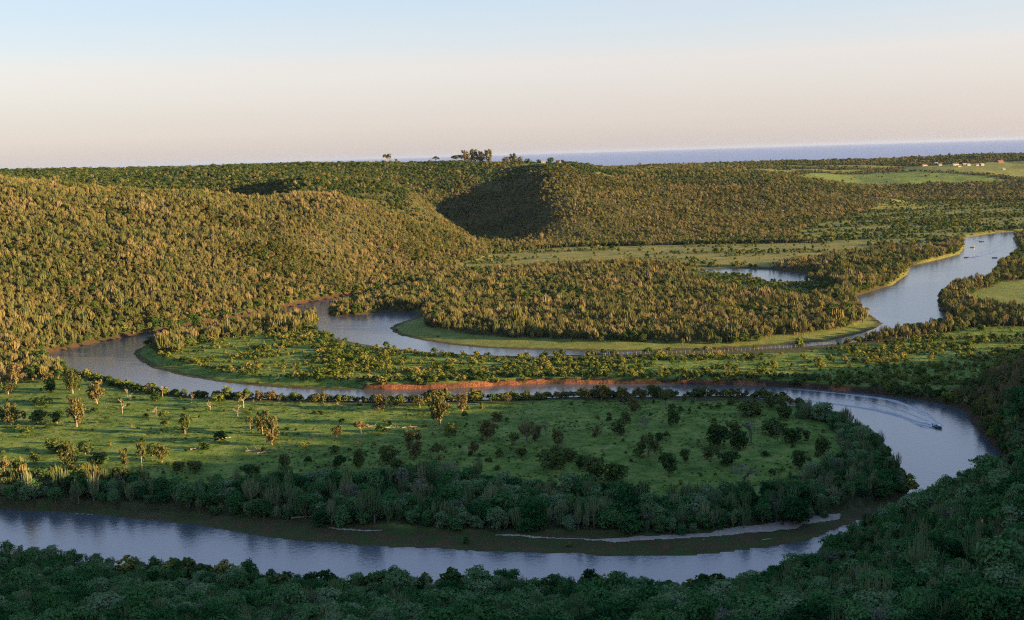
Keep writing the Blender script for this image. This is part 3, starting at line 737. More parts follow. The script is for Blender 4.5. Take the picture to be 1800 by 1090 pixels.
# ------------------------------------------------------------------ where plants stand
def project(x, y, z):
    v = np.stack([x, y, z - CAM_H], -1) @ RM
    return 900 + FPX * v[..., 0] / -v[..., 2], 545 - FPX * v[..., 1] / -v[..., 2]
def jitter_grid(x0, x1, y0, y1, sp, seed):
    r = np.random.RandomState(seed)
    X, Y = np.meshgrid(np.arange(x0, x1, sp), np.arange(y0, y1, sp))
    return (X + r.uniform(-.5, .5, X.shape) * sp * .95).ravel(), (Y + r.uniform(-.5, .5, Y.shape) * sp * .95).ravel()
def in_view(x, y, k=0.55, m=50):
    return (np.abs(x) < k * y + m)
def slope_dx(x, y):
    return None
bands = [(150, 370, 3.0), (370, 620, 3.3), (620, 1000, 3.1), (1000, 1500, 3.6), (1500, 2100, 4.8), (2100, 2700, 6.2), (2700, 4700, 9.5)]
XS, YS = [], []
for k, (a, b, sp) in enumerate(bands):
    x, y = jitter_grid(-0.58 * b - 60, 0.58 * b + 60, a, b, sp, 100 + k)
    m = in_view(x, y); XS.append(x[m]); YS.append(y[m])
x, y = jitter_grid(150, 720, -50, 540, 7.5, 131)
m = ~in_view(x, y); XS.append(x[m]); YS.append(y[m])
X = np.concatenate(XS); Y = np.concatenate(YS)
P2 = np.stack([X, Y], -1)
P2j = P2 + np.stack([(fbm(X, Y, 14, 2) - .5) * 9, (fbm(X + 99, Y + 44, 14, 2) - .5) * 9], -1)
S = shore(X, Y)
forest = S > 1.0
forest &= ~inside(P2, C_LAKEFRONT)
for c in [C_FIELD2, C_MEADOW4, C_FLATS, C_MEADOW5] + C_PLATEAU + C_HILLTOP:
    forest &= ~inside(P2j, c)
copse = inside(P2j, C_COPSE2)
C_OPEN = poly([(112, 655), (240, 602), (540, 585), (620, 595), (750, 610), (900, 614), (1350, 606), (1500, 598), (1560, 604), (1640, 604), (1740, 655), (1640, 722), (1560, 740), (1480, 740), (1380, 714), (300, 714), (112, 690)])
forest &= ~inside(P2, C_OPEN)
m1 = inside(P2j, C_MEADOW1); belt = inside(P2j, C_BELT); nw = inside(P2j, C_NW)
forest &= ~(m1 & ~belt & ~nw)
forest |= copse & (S > 2.0)
pen3 = inside(P2j, C_PEN3)
forest &= ~(inside(P2, P_SPIT3) & (S < 26) & ~pen3) & ~(inside(P2, P_SPIT2) & (S < 16))
forest &= ~(inside(P2, P_BEACH) & ~belt & (S < 60) & (Y > 300) & (m1 | (S < 30)) & inside(P2, poly([(-200, 840), (1640, 840), (1640, 900), (1450, 960), (1000, 1000), (-200, 950)], 1)))
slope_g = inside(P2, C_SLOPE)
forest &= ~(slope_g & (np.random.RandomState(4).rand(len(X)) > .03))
X, Y, S, pen3, belt, nw, copse = [q[forest] for q in (X, Y, S, pen3, belt, nw, copse)]
Z = height(X, Y)
ok = Z > (0.6)
X, Y, Z, S, pen3, belt, nw, copse = [q[ok] for q in (X, Y, Z, S, pen3, belt, nw, copse)]
R0 = np.random.RandomState(11)
u = R0.rand(len(X)); u2 = R0.rand(len(X)); u3 = R0.rand(len(X))
near = (Y < 470) & ~belt & (np.hypot(X, Y) < 560)
gaps = fbm(X + 300, Y + 700, 38, 3)
pe = np.where(near, .13, .76 + (gaps - .5) * 2.4)            # share of candelabra trees
pe = np.where(near, .22, pe); pe = np.where(near & (X > 60), .36, pe); pe = np.where(belt, .30, pe); pe = np.where(pen3, .78 + (gaps - .5) * 2.4, pe); pe = np.where(copse, .8, pe)
pe = np.where((Y > 1500) & (X < -150), .12, pe); pe = np.where(Y > 1950, np.clip(.45 + (gaps - .5) * 2 - (Z - 60) / 90, .05, .8), pe)
ise = u < pe
Hh = np.where(ise, R0.uniform(5.0, 9.5, len(X)), R0.uniform(3.0, 6.4, len(X))) * np.exp(R0.normal(0, .17, len(X))) * np.where((R0.rand(len(X)) < .04) & ~ise & ~near, 1.4, 1.0) * (.85 + .5 * fbm(X, Y, 30, 2))
Hh *= np.where(near, np.where(ise, .62, .84), np.where(belt, .95, .78)) * np.where(pen3 | copse, 1.15, 1.0)
Ww = np.where(ise, Hh * R0.uniform(.32, .78, len(X)), Hh * R0.uniform(.85, 1.45, len(X)))
far = np.clip((np.hypot(X, Y) - 1500) / 1500, 0, 1)
Ww *= 1 + far * .6
Hh = np.where(Y > 3300, Hh * 1.35, Hh); Hh = np.where(near, Hh * np.exp(R0.normal(0, .12, len(X))), Hh)
keep = R0.rand(len(X)) < np.where(gaps > .60, .72, .96)
keep &= ~(near & (S < 10) & (R0.rand(len(X)) < .3))
X, Y, Z, S, Hh, Ww, ise, near, belt, u2, u3 = [q[keep] for q in (X, Y, Z, S, Hh, Ww, ise, near, belt, u2, u3)]
isx = (near | belt) & ~ise & (u3 < .03)
PX, PY = project(X, Y, Z + Hh * .6)
big = Hh * np.sqrt(Ww) / np.hypot(X, Y)
cand = near & (PX > -10) & (PX < 1810) & (PY < 1095) & (PY > 780)
order = np.argsort(-np.where(cand, big, -1))
NFG = 190
pickd = np.zeros(len(X), bool); pickd[order[:NFG]] = True
ind_fg = order[:NFG]
rest = ~pickd
shd = near | (belt & ~((X < -135) & (Y > 422)))  # shaded trees take the forms with shade put into their colour
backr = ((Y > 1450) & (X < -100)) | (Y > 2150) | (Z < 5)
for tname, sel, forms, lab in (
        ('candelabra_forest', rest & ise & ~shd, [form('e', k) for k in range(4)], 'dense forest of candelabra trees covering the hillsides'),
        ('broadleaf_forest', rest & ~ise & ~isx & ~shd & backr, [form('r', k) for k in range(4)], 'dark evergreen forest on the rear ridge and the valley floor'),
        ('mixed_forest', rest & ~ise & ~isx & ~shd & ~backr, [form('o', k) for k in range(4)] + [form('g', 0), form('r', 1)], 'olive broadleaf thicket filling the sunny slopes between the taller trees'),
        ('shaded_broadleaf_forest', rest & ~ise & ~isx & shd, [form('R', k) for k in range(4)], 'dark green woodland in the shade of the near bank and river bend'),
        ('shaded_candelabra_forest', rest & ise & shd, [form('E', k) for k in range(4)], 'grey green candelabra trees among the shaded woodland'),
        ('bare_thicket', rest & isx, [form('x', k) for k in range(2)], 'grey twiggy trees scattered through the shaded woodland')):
    n = int(sel.sum())
    ii = np.minimum((u2[sel] * len(forms)).astype(int), len(forms) - 1)
    mass(tname, forms, np.stack([X[sel], Y[sel], Z[sel] - .2], -1), Ww[sel], Hh[sel], ii, lab, 5)
    print(tname, n)
for n, i in enumerate(ind_fg):
    kd = 'E' if ise[i] else ('x' if isx[i] else 'R')
    rt = PX[i] > 1250
    word = {'E': 'thin candelabra tree with upright grey green stems', 'x': 'grey twiggy leafless tree', 'R': 'dark rounded evergreen tree'}[kd]
    where = 'in the shaded hillside thicket at the right' if rt else 'in the dense woodland along the bottom'
    plant(kd, int(u2[i] * 4), (X[i], Y[i], Z[i] - .2), Ww[i], Hh[i], u3[i] * 6.28, word + ' ' + where, ('trees on the right hillside, ' if rt else 'trees of the nearest woodland, ') + NAMES[kd].replace('_', ' '))

# scrub on the valley floor, bushes on the banks
XS, YS = [], []
for k, (a, b, sp) in enumerate([(240, 330, 3.1), (330, 720, 3.1), (720, 1100, 3.8), (1100, 2700, 6.5)]):
    x, y = jitter_grid(-0.56 * b - 30, 0.56 * b + 30, a, b, sp, 200 + k); m = in_view(x, y, .53, 30); XS.append(x[m]); YS.append(y[m])
X = np.concatenate(XS); Y = np.concatenate(YS); P2 = np.stack([X, Y], -1); S = shore(X, Y)
R1 = np.random.RandomState(12); v = R1.rand(len(X)); cl = fbm(X + 40, Y + 90, 26, 3); cl2 = fbm(X * .6 + 10, Y * 1.6, 60, 3)
dens = np.zeros(len(X))
f2 = inside(P2, C_FIELD2); dens[f2] = (.12 + sstep(.42, .58, cl)[f2] * .72) * np.where(X[f2] > 60, .7, 1.0)
f2e = f2 & (S < 16); dens[f2e] = np.maximum(dens[f2e], .62)
m4 = inside(P2, C_MEADOW4); dens[m4] = sstep(.47, .60, cl2)[m4] * .5 + .05
fl = inside(P2, C_FLATS); dens[fl] = .14 + sstep(.46, .60, cl2)[fl] * .62
sl5 = inside(P2, C_SLOPE); dens[sl5] = .16  # scrub also darkens this slope in place of shade
m5 = inside(P2, C_MEADOW5); dens[m5] = .01
me1 = inside(P2, C_MEADOW1) & ~inside(P2, C_BELT); dens[me1] = .03 + sstep(.62, .72, cl)[me1] * .10
nb = me1 & (S < 9); dens[nb] = .65 * (R1.rand(nb.sum()) < .9)
beach = inside(P2, P_BEACH) | (inside(P2, P_SPIT3) & (S < 26)) | (inside(P2, P_SPIT2) & (S < 16))
dens[beach] = .006
thin = inside(P2, poly([(560, 590), (760, 606), (1100, 612), (1480, 596), (1500, 620), (1100, 640), (760, 640), (560, 615)]))
bank = (S > .2) & (S < 7) & ~beach & ~nb & ((Y > 420) | (Y < 335) | (X > 130)); dens[bank] = np.maximum(dens[bank], .85)
dens[thin & (S < 9)] = .16
dens[inside(P2, C_CUT) & bank & (X < 95)] = .74
lkf = inside(P2, C_LAKEFRONT) & (S > 5); dens[inside(P2, C_LAKEFRONT)] = .0; dens[lkf] = .7
k = (v < dens) & (S > .2)
X, Y, S, f2, m4, fl, me1, nb, bank = [q[k] for q in (X, Y, S, f2, m4, fl, me1, nb, bank)]
Z = height(X, Y); n = len(X)
Hs = R1.uniform(1.1, 2.9, n) * np.where(R1.rand(n) < .12, 1.6, 1) * np.where((bank) & ~f2 & (X < 250), 1.3, 1) * np.where(m4, 1.35, np.where(me1, .85, 1)) * np.where(bank | nb, 1.15, 1) * np.where(fl, 1.6, 1)
Ws = Hs * R1.uniform(1.0, 1.7, n)
dark = (R1.rand(n) < np.where(f2 & ~bank, .22, np.where(m4, .75, .68)))
PX, PY = project(X, Y, Z)
inn = (PX > 0) & (PX < 1800) & (PY > 560) & (PY < 1000) & (S > 1.5)
order = np.argsort(-np.where(inn, Hs * Ws / (X * X + Y * Y), -1))
NSH = 170
pk = np.zeros(n, bool); pk[order[:NSH]] = True
mass('scrub', [form('b', k) for k in range(3)] + [form('s', k) for k in range(3)], np.stack([X, Y, Z - .1], -1)[~pk], Ws[~pk], Hs[~pk], (R1.randint(0, 3, n) + np.where(dark, 3, 0))[~pk], 'low bushes dotted over the valley grassland and river banks', 8)
print('scrub', n)
for i in order[:NSH]:
    kd = 's' if dark[i] else 'b'
    if nb[i]: wh, gp = 'in the row along the near bank of the middle river reach', 'bushes along the near bank'
    elif f2[i]: wh, gp = 'on the bushy grassland between the two river reaches', 'bushes on the grassland between the reaches'
    elif me1[i]: wh, gp = 'on the open grass inside the nearest river bend', 'bushes on the nearest meadow'
    else: wh, gp = 'at the edge of the river', 'bushes at the water'
    o_ = plant(kd, int(i) % 3, (X[i], Y[i], Z[i] - .1), Ws[i], Hs[i], (i * 1.7) % 6.28, ('low dark green shrub ' if dark[i] else 'low yellow green shrub ') + wh, ('dark ' if dark[i] else 'yellow green ') + gp, 'shrub')

# grass tussocks on the meadows
x, y = jitter_grid(-520, 420, 350, 780, 2.1, 300); P2 = np.stack([x, y], -1)
mk = ((inside(P2, C_MEADOW1) & ~inside(P2, C_BELT)) | inside(P2, C_FIELD2)) & in_view(x, y, .52, 20)
mk &= (R1.rand(len(x)) < .06 + sstep(.4, .6, fbm(x, y, 20, 3)) * .35) & (shore(x, y) > 4)
x, y = x[mk], y[mk]; zt = height(x, y)
M_TUSS = leaf_mat('tussock_blades', [(0.2, (0.040, 0.075, 0.015)), (0.55, (0.085, 0.120, 0.022)), (0.9, (0.20, 0.17, 0.06))], .3, 25)
def f_tuss(rng):
    V_, F = [], []
    for k in range(40):
        a = rng.uniform(0, 6.28); r = rng.uniform(0, .38); c, s = math.cos(a), math.sin(a); h = rng.uniform(.5, 1); b = len(V_)
        px_, py_ = c * r, s * r; t = rng.uniform(0, 3.14); wx, wy = math.cos(t) * .07, math.sin(t) * .07
        V_ += [(px_ - wx, py_ - wy, -.1), (px_ + wx, py_ + wy, -.1), (px_ * 1.3 + wx * .5, py_ * 1.3 + wy * .5, h), (px_ * 1.3 - wx * .5, py_ * 1.3 - wy * .5, h * .95)]
        F.append((b, b + 1, b + 2, b + 3))
    return mesh_only('tussock', V_, F, [M_TUSS])
mass('grass', [f_tuss(np.random.RandomState(400 + k)) for k in range(2)], np.stack([x, y, zt], -1), R1.uniform(.8, 1.9, len(x)), R1.uniform(.2, .45, len(x)), R1.randint(0, 2, len(x)), 'rough grass and tussocks covering the meadows', 9)
print('tussocks', len(x))

# ------------------------------------------------------------------ single trees, each surveyed from the photograph
def crest(px, d0=1900, d1=2800):
    D = np.linspace(d0, d1, 120)
    p = at_d(np.full(D.shape, float(px)), np.full(D.shape, 290.0), D)
    g = height(p[:, 0], p[:, 1])
    k = int(np.argmax((g - CAM_H) / D))
    return (p[k, 0], p[k, 1], g[k])
W_ = 'on the open meadow'
TREES = [  # photo px, base py, height px, width px, kind, label
    (28, 675, 34, 24, 'g', 'pale crowned tree at the left edge beside the river bend, above its neighbours'),
    (15, 694, 22, 26, 'g', 'pinkish spreading tree at the far left edge of the meadow'),
    (58, 668, 24, 26, 'r', 'dark tree in the grove at the left river bend, nearest the hill foot'),
    (88, 690, 27, 20, 'r', 'dark narrow tree in the grove at the left river bend'),
    (84, 672, 18, 22, 'g', 'yellow green tree behind the dark narrow tree at the left bend'),
    (128, 691, 42, 24, 'g', 'tallest golden tree of the grove at the left river bend'),
    (139, 686, 20, 18, 'r', 'dark bushy tree pressed against the tallest golden tree at the left bend'),
    (171, 711, 38, 30, 'g', 'crooked pale trunked tree leaning right on the left meadow'),
    (72, 712, 14, 32, 's', 'wide dark low thicket on the left meadow below the river grove'),
    (72, 746, 26, 36, 'r', 'broad dark tree clump left of the large leaning tree on the left meadow'),
    (100, 744, 20, 26, 'r', 'smaller dark tree squeezed between the broad clump and the large leaning tree'),
    (135, 750, 50, 30, 'g', 'large golden tree with a forked pale trunk on the left meadow'),
    (20, 746, 34, 28, 'g', 'tan crowned tree in the clump at the left edge of the meadow'),
    (41, 747, 25, 18, 'p', 'small tree with a pale forked trunk near the left edge'),
    (4, 742, 26, 22, 'r', 'dark tree cut off by the left edge of the meadow'),
    (216, 728, 25, 16, 'd', 'bent bare pink tree standing alone on the left meadow'),
    (275, 736, 19, 12, 'd', 'small bare forked tree alone on the grass right of the bent bare tree'),
    (290, 748, 13, 14, 's', 'grey green shrub under the small bare forked tree'),
    (224, 696, 14, 7, 'd', 'thin bare trunk near the river bank at the left'),
    (230, 703, 12, 12, 'd', 'short branching dead tree beside the thin bare trunk'),
    (275, 705, 15, 22, 'r', 'round bush like tree under a bare trunk by the left river bank'),
    (286, 700, 20, 9, 'd', 'bare forked trunk rising from the round bush by the bank'),
    (262, 686, 14, 12, 'u', 'small umbrella tree seen against the water at the left'),
    (48, 761, 11, 20, 's', 'bright green bush on the grass at the lower left'),
    (100, 796, 25, 38, 'r', 'wide purplish dark tree behind the golden group at the lower left'),
    (122, 824, 44, 32, 'g', 'big golden tree in the middle of the lower left group'),
    (35, 836, 36, 24, 'e', 'golden candelabra tree at the lower left edge, catching the sun'),
    (8, 830, 26, 18, 'e', 'golden candelabra tree cut off by the lower left edge'),
    (60, 816, 20, 20, 'b', 'yellow bush between the golden trees at the lower left'),
    (170, 823, 27, 44, 'r', 'wide black green tree right of the golden group at the lower left'),
    (150, 800, 22, 30, 'r', 'dark tree behind the wide black green one at the lower left'),
    (250, 829, 52, 20, 'p', 'tall slender tree with a long pale trunk at the lower left'),
    (222, 830, 36, 20, 'p', 'shorter slender pale trunked tree left of the tallest slender one'),
    (285, 812, 31, 26, 'g', 'olive tree right of the tall slender tree'),
    (268, 802, 20, 26, 'r', 'dark tree tucked behind the olive tree at the lower left'),
    (155, 842, 28, 26, 'e', 'gold tipped candelabra tree at the front of the lower left group'),
    (182, 844, 24, 20, 'e', 'smaller gold tipped candelabra tree beside the one at the front'),
    (325, 764, 41, 25, 'r', 'round dark tree with a bright pale trunk alone on the meadow'),
    (337, 709, 17, 8, 'd', 'bare pinkish trunk near the bushes of the river bank'),
    (384, 707, 17, 24, 'b', 'yellow green rounded tree in front of the bank bushes'),
    (370, 721, 18, 5, 'd', 'straight dead stump like trunk on the meadow'),
    (395, 700, 16, 10, 'u', 'tiny umbrella tree seen against the water left of the spreading one'),
    (428, 716, 31, 30, 'u', 'spreading umbrella tree standing before the river'),
    (418, 731, 20, 18, 'd', 'forked dead tree in front of the spreading umbrella tree'),
    (458, 704, 18, 18, 'g', 'brown tree among the bank bushes right of the umbrella tree'),
    (476, 704, 17, 22, 'g', 'pinkish tree pair top in the bank bushes'),
    (490, 712, 14, 4, 'd', 'single dead post like trunk on the meadow edge'),
    (569, 717, 22, 20, 'p', 'small tree on two pale stems by the bank bushes'),
    (552, 706, 14, 20, 'g', 'pink tinged bush top left of the small two stemmed tree'),
    (598, 720, 16, 8, 'd', 'bright white bare trunk on the meadow'),
    (478, 782, 48, 30, 'g', 'large dark golden tree with a flared trunk in the middle of the left meadow'),
    (462, 762, 40, 30, 'g', 'rear crown of the large tree group in the middle of the left meadow'),
    (440, 757, 28, 14, 'p', 'slender pale tree left of the large tree group'),
    (592, 768, 22, 20, 'g', 'small dark spreading tree right of the large tree group'),
    (390, 776, 18, 30, 's', 'dark green bush behind a pale fallen log'),
    (360, 791, 14, 24, 's', 'olive bush beside a fallen log'),
    (500, 823, 30, 22, 'r', 'dark egg shaped tree at the edge of the shade'),
    (441, 835, 23, 40, 'r', 'wide dark tree at the edge of the shade, left of the egg shaped one'),
    (344, 829, 20, 30, 'r', 'purplish dark rounded tree in the shade at the left'),
    (316, 826, 18, 24, 'r', 'dark tree left of the purplish rounded one in the shade'),
    (542, 815, 14, 15, 's', 'small dark bush right of the egg shaped tree'),
    (597, 825, 26, 26, 'r', 'dark tree pair member at the shade edge, the left one'),
    (635, 768, 30, 32, 'u', 'small spreading tree with a rusty crown on the sunny meadow'),
    (667, 760, 14, 22, 's', 'dark bush right of the rusty crowned tree'),
    (666, 722, 27, 30, 'g', 'full round olive tree near the river bank'),
    (693, 716, 16, 20, 'r', 'dark bush like tree right of the full round olive tree'),
    (738, 716, 20, 22, 'u', 'pale branched tree left of the tallest tree'),
    (775, 750, 66, 40, 'g', 'tallest tree of the meadow, its golden crown overlapping the river'),
    (762, 722, 42, 42, 'u', 'spreading dark tree behind the tallest tree'),
    (791, 764, 24, 26, 'b', 'bright green bushy tree at the foot of the tallest tree'),
    (813, 723, 32, 24, 'g', 'tree with a thick white trunk right of the tallest tree'),
    (847, 719, 11, 8, 'b', 'tiny yellow green tree by the bank'),
    (873, 740, 15, 26, 'g', 'low round tree with a sunlit top above the dense round one'),
    (858, 774, 38, 34, 'g', 'dense round tree, dark on its left and golden on its right'),
    (728, 806, 50, 36, 'g', 'golden crowned tree rising out of the shade on a pale trunk'),
    (633, 824, 40, 24, 'r', 'tall dark tree in the shade left of the golden crowned one'),
    (683, 816, 36, 38, 'r', 'wide dark tree with a purple top in the shade'),
    (700, 836, 30, 30, 'r', 'dark tree just in front of the wide one with a purple top'),
    (769, 808, 29, 32, 'u', 'dark spreading tree standing alone in the shade'),
    (833, 800, 25, 20, 'g', 'small tree with only its top sunlit at the edge of the shade'),
    (789, 836, 27, 42, 'x', 'grey leafless tree in the shade below the dark spreading one'),
    (830, 706, 12, 24, 's', 'dark bush by the water right of the white trunked tree'),
    (866, 704, 14, 20, 's', 'dark round bush on the bank near the middle'),
    (892, 709, 19, 16, 'g', 'golden tree on the bank near the middle'),
    (926, 779, 48, 34, 'e', 'brightest golden candelabra tree near the middle of the meadow'),
    (904, 783, 27, 24, 'e', 'lower golden candelabra tree left of the brightest one'),
    (943, 776, 26, 20, 'g', 'golden shoulder tree right of the brightest candelabra tree'),
    (960, 768, 28, 16, 'x', 'pale twiggy tree between two golden ones'),
    (981, 782, 30, 24, 'g', 'yellow golden round tree right of the pale twiggy one'),
    (914, 804, 18, 28, 'r', 'dark bush like tree below the golden trees in the middle'),
    (1050, 768, 26, 18, 'e', 'small tree with pale sunlit tips alone in the shaded middle'),
    (1089, 763, 30, 28, 'r', 'dark tree in the shaded right meadow, front of a pair'),
    (1100, 742, 23, 20, 'r', 'dark tree in the shaded right meadow, rear of a pair'),
    (1115, 731, 31, 22, 'g', 'dark trunked tree with a lit upper crown'),
    (1132, 757, 24, 24, 'x', 'sparse tree with lit yellow tips in the shade'),
    (1183, 749, 37, 24, 'r', 'dark round topped tree alone on the right meadow'),
    (1030, 707, 26, 22, 'g', 'golden tree on the bank, leftmost of the sunlit bank row'),
    (1057, 704, 30, 34, 'g', 'broad dark golden tree in the sunlit bank row'),
    (1095, 710, 29, 28, 'g', 'pale gold tree in the sunlit bank row'),
    (1127, 705, 22, 24, 'g', 'golden tree right of the pale gold one in the bank row'),
    (1147, 699, 25, 24, 'r', 'dark green tree in the sunlit bank row'),
    (1170, 713, 33, 32, 'e', 'wide golden candelabra tree, rightmost of the sunlit bank row'),
    (979, 698, 12, 12, 'u', 'small umbrella tree standing against the water near the middle'),
    (911, 702, 14, 22, 's', 'dark bush on the bank left of the small umbrella tree'),
    (952, 703, 8, 18, 's', 'low dark bush on the bank below the small umbrella tree'),
    (1140, 804, 47, 44, 'c', 'dark cone shaped tree on the right meadow'),
    (1158, 778, 18, 18, 'r', 'small dark tree behind the cone shaped one'),
    (970, 823, 42, 54, 'r', 'wide spreading dark tree in the shaded middle'),
    (1000, 809, 26, 32, 'r', 'dark tree behind the wide spreading one in the middle'),
    (1176, 833, 41, 40, 'r', 'dark bushy tree in front of the cone shaped one'),
    (1046, 846, 42, 48, 'r', 'big dark tree mass in the lower middle of the meadow, left half'),
    (1084, 848, 38, 46, 'r', 'big dark tree mass in the lower middle of the meadow, right half'),
    (1022, 826, 28, 20, 'r', 'slim dark tree behind the big dark mass'),
    (1240, 702, 27, 25, 'e', 'round golden tree glowing alone beside the water at the right'),
    (1296, 703, 16, 16, 'g', 'small tree catching sun on the bank right of the glowing one'),
    (1316, 731, 28, 48, 'r', 'broad dark tree near the sand at the right river bend'),
    (1354, 717, 23, 28, 'r', 'dark tree at the water between two patches of sand'),
    (1376, 719, 17, 18, 'r', 'smaller dark tree beside the right hand patch of sand'),
    (1380, 739, 23, 32, 'r', 'dark rounded tree inside the right river bend'),
    (1264, 784, 44, 42, 'r', 'large dark tree at the left of the biggest group on the right meadow'),
    (1300, 788, 36, 36, 'r', 'dark green tree in the middle of the biggest group on the right meadow'),
    (1321, 780, 46, 30, 'x', 'tall grey twiggy tree with faintly lit tips'),
    (1290, 766, 22, 34, 'g', 'dull crown behind the biggest group on the right meadow'),
    (1354, 763, 25, 40, 'r', 'wide dark tree right of the tall grey one'),
    (1392, 779, 29, 38, 'r', 'round dark tree at the right of the shaded meadow'),
    (1366, 776, 26, 16, 'x', 'grey twiggy tree in front of two dark ones'),
    (1418, 776, 19, 16, 'r', 'small dark tree right of the round one'),
    (1447, 799, 33, 30, 'r', 'dark tree close to the river wood at the right'),
    (1405, 823, 34, 28, 'r', 'neat round tree alone in the lower right meadow'),
    (1250, 807, 26, 30, 'r', 'dark rounded tree below the biggest group, upper left one'),
    (1279, 820, 24, 46, 'r', 'wide low dark tree below the biggest group'),
    (1358, 836, 14, 12, 's', 'tiny dark bush alone on the lower right grass'),
    (1345, 802, 10, 16, 's', 'small dark bush on the grass below the tall grey tree'),
    (1305, 850, 32, 52, 'x', 'wide purple grey tree in front of the shaded meadow'),
    (1205, 815, 26, 20, 'r', 'dark tree between the bushy one and the wide low one'),
    (680, 290, 18, 17, 'u', 'flat topped tree standing alone on the skyline'),
    (697, 291, 9, 7, 'p', 'small slim tree right of the flat topped one on the skyline'),
    (766, 290, 12, 13, 'u', 'small umbrella tree alone on the skyline'),
    (802, 291, 14, 24, 'u', 'low leaning tree left of the tall skyline group'),
    (818, 292, 20, 17, 'g', 'leftmost tall tree of the skyline group'),
    (832, 291, 22, 18, 'g', 'second tall tree of the skyline group'),
    (846, 291, 20, 18, 'g', 'third tall tree of the skyline group'),
    (859, 291, 22, 15, 'g', 'rightmost tall tree of the skyline group'),
    (890, 288, 11, 15, 'g', 'low tree left of the hilltop lawn'),
    (902, 288, 16, 16, 'g', 'dark domed tree beside the hilltop lawn'),
    (914, 287, 11, 11, 'g', 'reddish tree behind the hilltop lawn'),
    (927, 286, 8, 14, 'b', 'light green bush behind the hilltop lawn'),
    (947, 286, 7, 9, 'r', 'small dark tree behind the middle of the hilltop lawn'),
    (968, 286, 10, 13, 'r', 'dark tree at the right end of the hilltop lawn'),
]
CATS = {'s': 'shrub', 'b': 'shrub'}
for n, (px, py, hp, wp, kd, lab) in enumerate(TREES):
    p = crest(px) if py < 300 else ground_hit(px, py + 1)
    if p is None: continue
    D = math.hypot(p[0], p[1])
    k = D / FPX
    w = wp * k * (1.12 if kd in 'rgsbc' else 1.2)
    h = hp * k * (1.04 if py > 300 else 1.1)
    if kd == 'd': w = max(w, h * .7)
    plant(kd, n, (p[0], p[1], p[2] - .15), w, h, (n * 2.4) % 6.28, lab, None, CATS.get(kd, 'tree'))

# ------------------------------------------------------------------ small things
def box(x0, x1, y0, y1, z0, z1):
    v = [(x0, y0, z0), (x1, y0, z0), (x1, y1, z0), (x0, y1, z0), (x0, y0, z1), (x1, y0, z1), (x1, y1, z1), (x0, y1, z1)]
    return v, [(0, 3, 2, 1), (4, 5, 6, 7), (0, 1, 5, 4), (1, 2, 6, 5), (2, 3, 7, 6), (3, 0, 4, 7)]
def put(name, parts, mat, parent=None, smooth=False):
    v, f = join(parts); return mesh_obj(name, v, f, mat, parent, smooth)
M_POST = plain('weathered_post', (0.24, 0.20, 0.155), 0.9, 0.2)
M_WIRE = plain('fence_wire', (0.25, 0.24, 0.22), 0.5, 0.1, 3, 0.8)
M_WHITE = plain('painted_wall', (0.40, 0.37, 0.33), 0.8, 0.1)
M_BRICK = plain('brick_wall', (0.20, 0.10, 0.065), 0.85, 0.15)
M_ROOFG = plain('green_roof', (0.05, 0.12, 0.09), 0.6, 0.1)
M_ROOFR = plain('grey_roof', (0.22, 0.21, 0.21), 0.5, 0.1)
M_ROOFB = plain('brown_roof', (0.15, 0.08, 0.05), 0.7, 0.1)
M_GLASS = plain('window_glass', (0.03, 0.04, 0.05), 0.1, 0.05)
# the fence on the near bank of the upper reach
FL = [(1012, 621), (1065, 623), (1110, 623), (1160, 622), (1206, 621), (1250, 620), (1288, 617), (1330, 615), (1374, 612), (1420, 609), (1468, 605)]
fp = np.array([on_z(a, b, 3.0) for a, b in FL])
seg = np.r_[0, np.cumsum(np.hypot(*np.diff(fp, axis=0).T))]
fe = empty('fence', (fp[0, 0], fp[0, 1], 3.0)); tag(fe, 'long fence of pale wooden posts along the near bank of the upper river reach', 'fence')
npost = 62; tops = []
for k, s_ in enumerate(np.linspace(0, seg[-1], npost)):
    x_ = float(np.interp(s_, seg, fp[:, 0])); y_ = float(np.interp(s_, seg, fp[:, 1])); z_ = float(height(np.array([x_]), np.array([y_]))[0])
    hh = 1.9 + .35 * math.sin(k * 5.1); lx, ly = x_ - fp[0, 0], y_ - fp[0, 1]
    if k == 0: pm = None
    v, f = tube([(0, 0, -.3), (.02, 0, hh * .5), (.0, 0.01, hh)], [.12, .11, .09], 6)
    put('post', [(v, f + [tuple(range(len(v) - 6, len(v)))])], M_POST, fe).location = (lx, ly, z_ - 3.0)
    tops.append((lx, ly, z_ - 3.0 + hh))
for q in (.15, .75, 1.3):
    put('wire', [tube([(a, b, c - q) for a, b, c in tops], [.02] * npost, 3)], M_WIRE, fe)
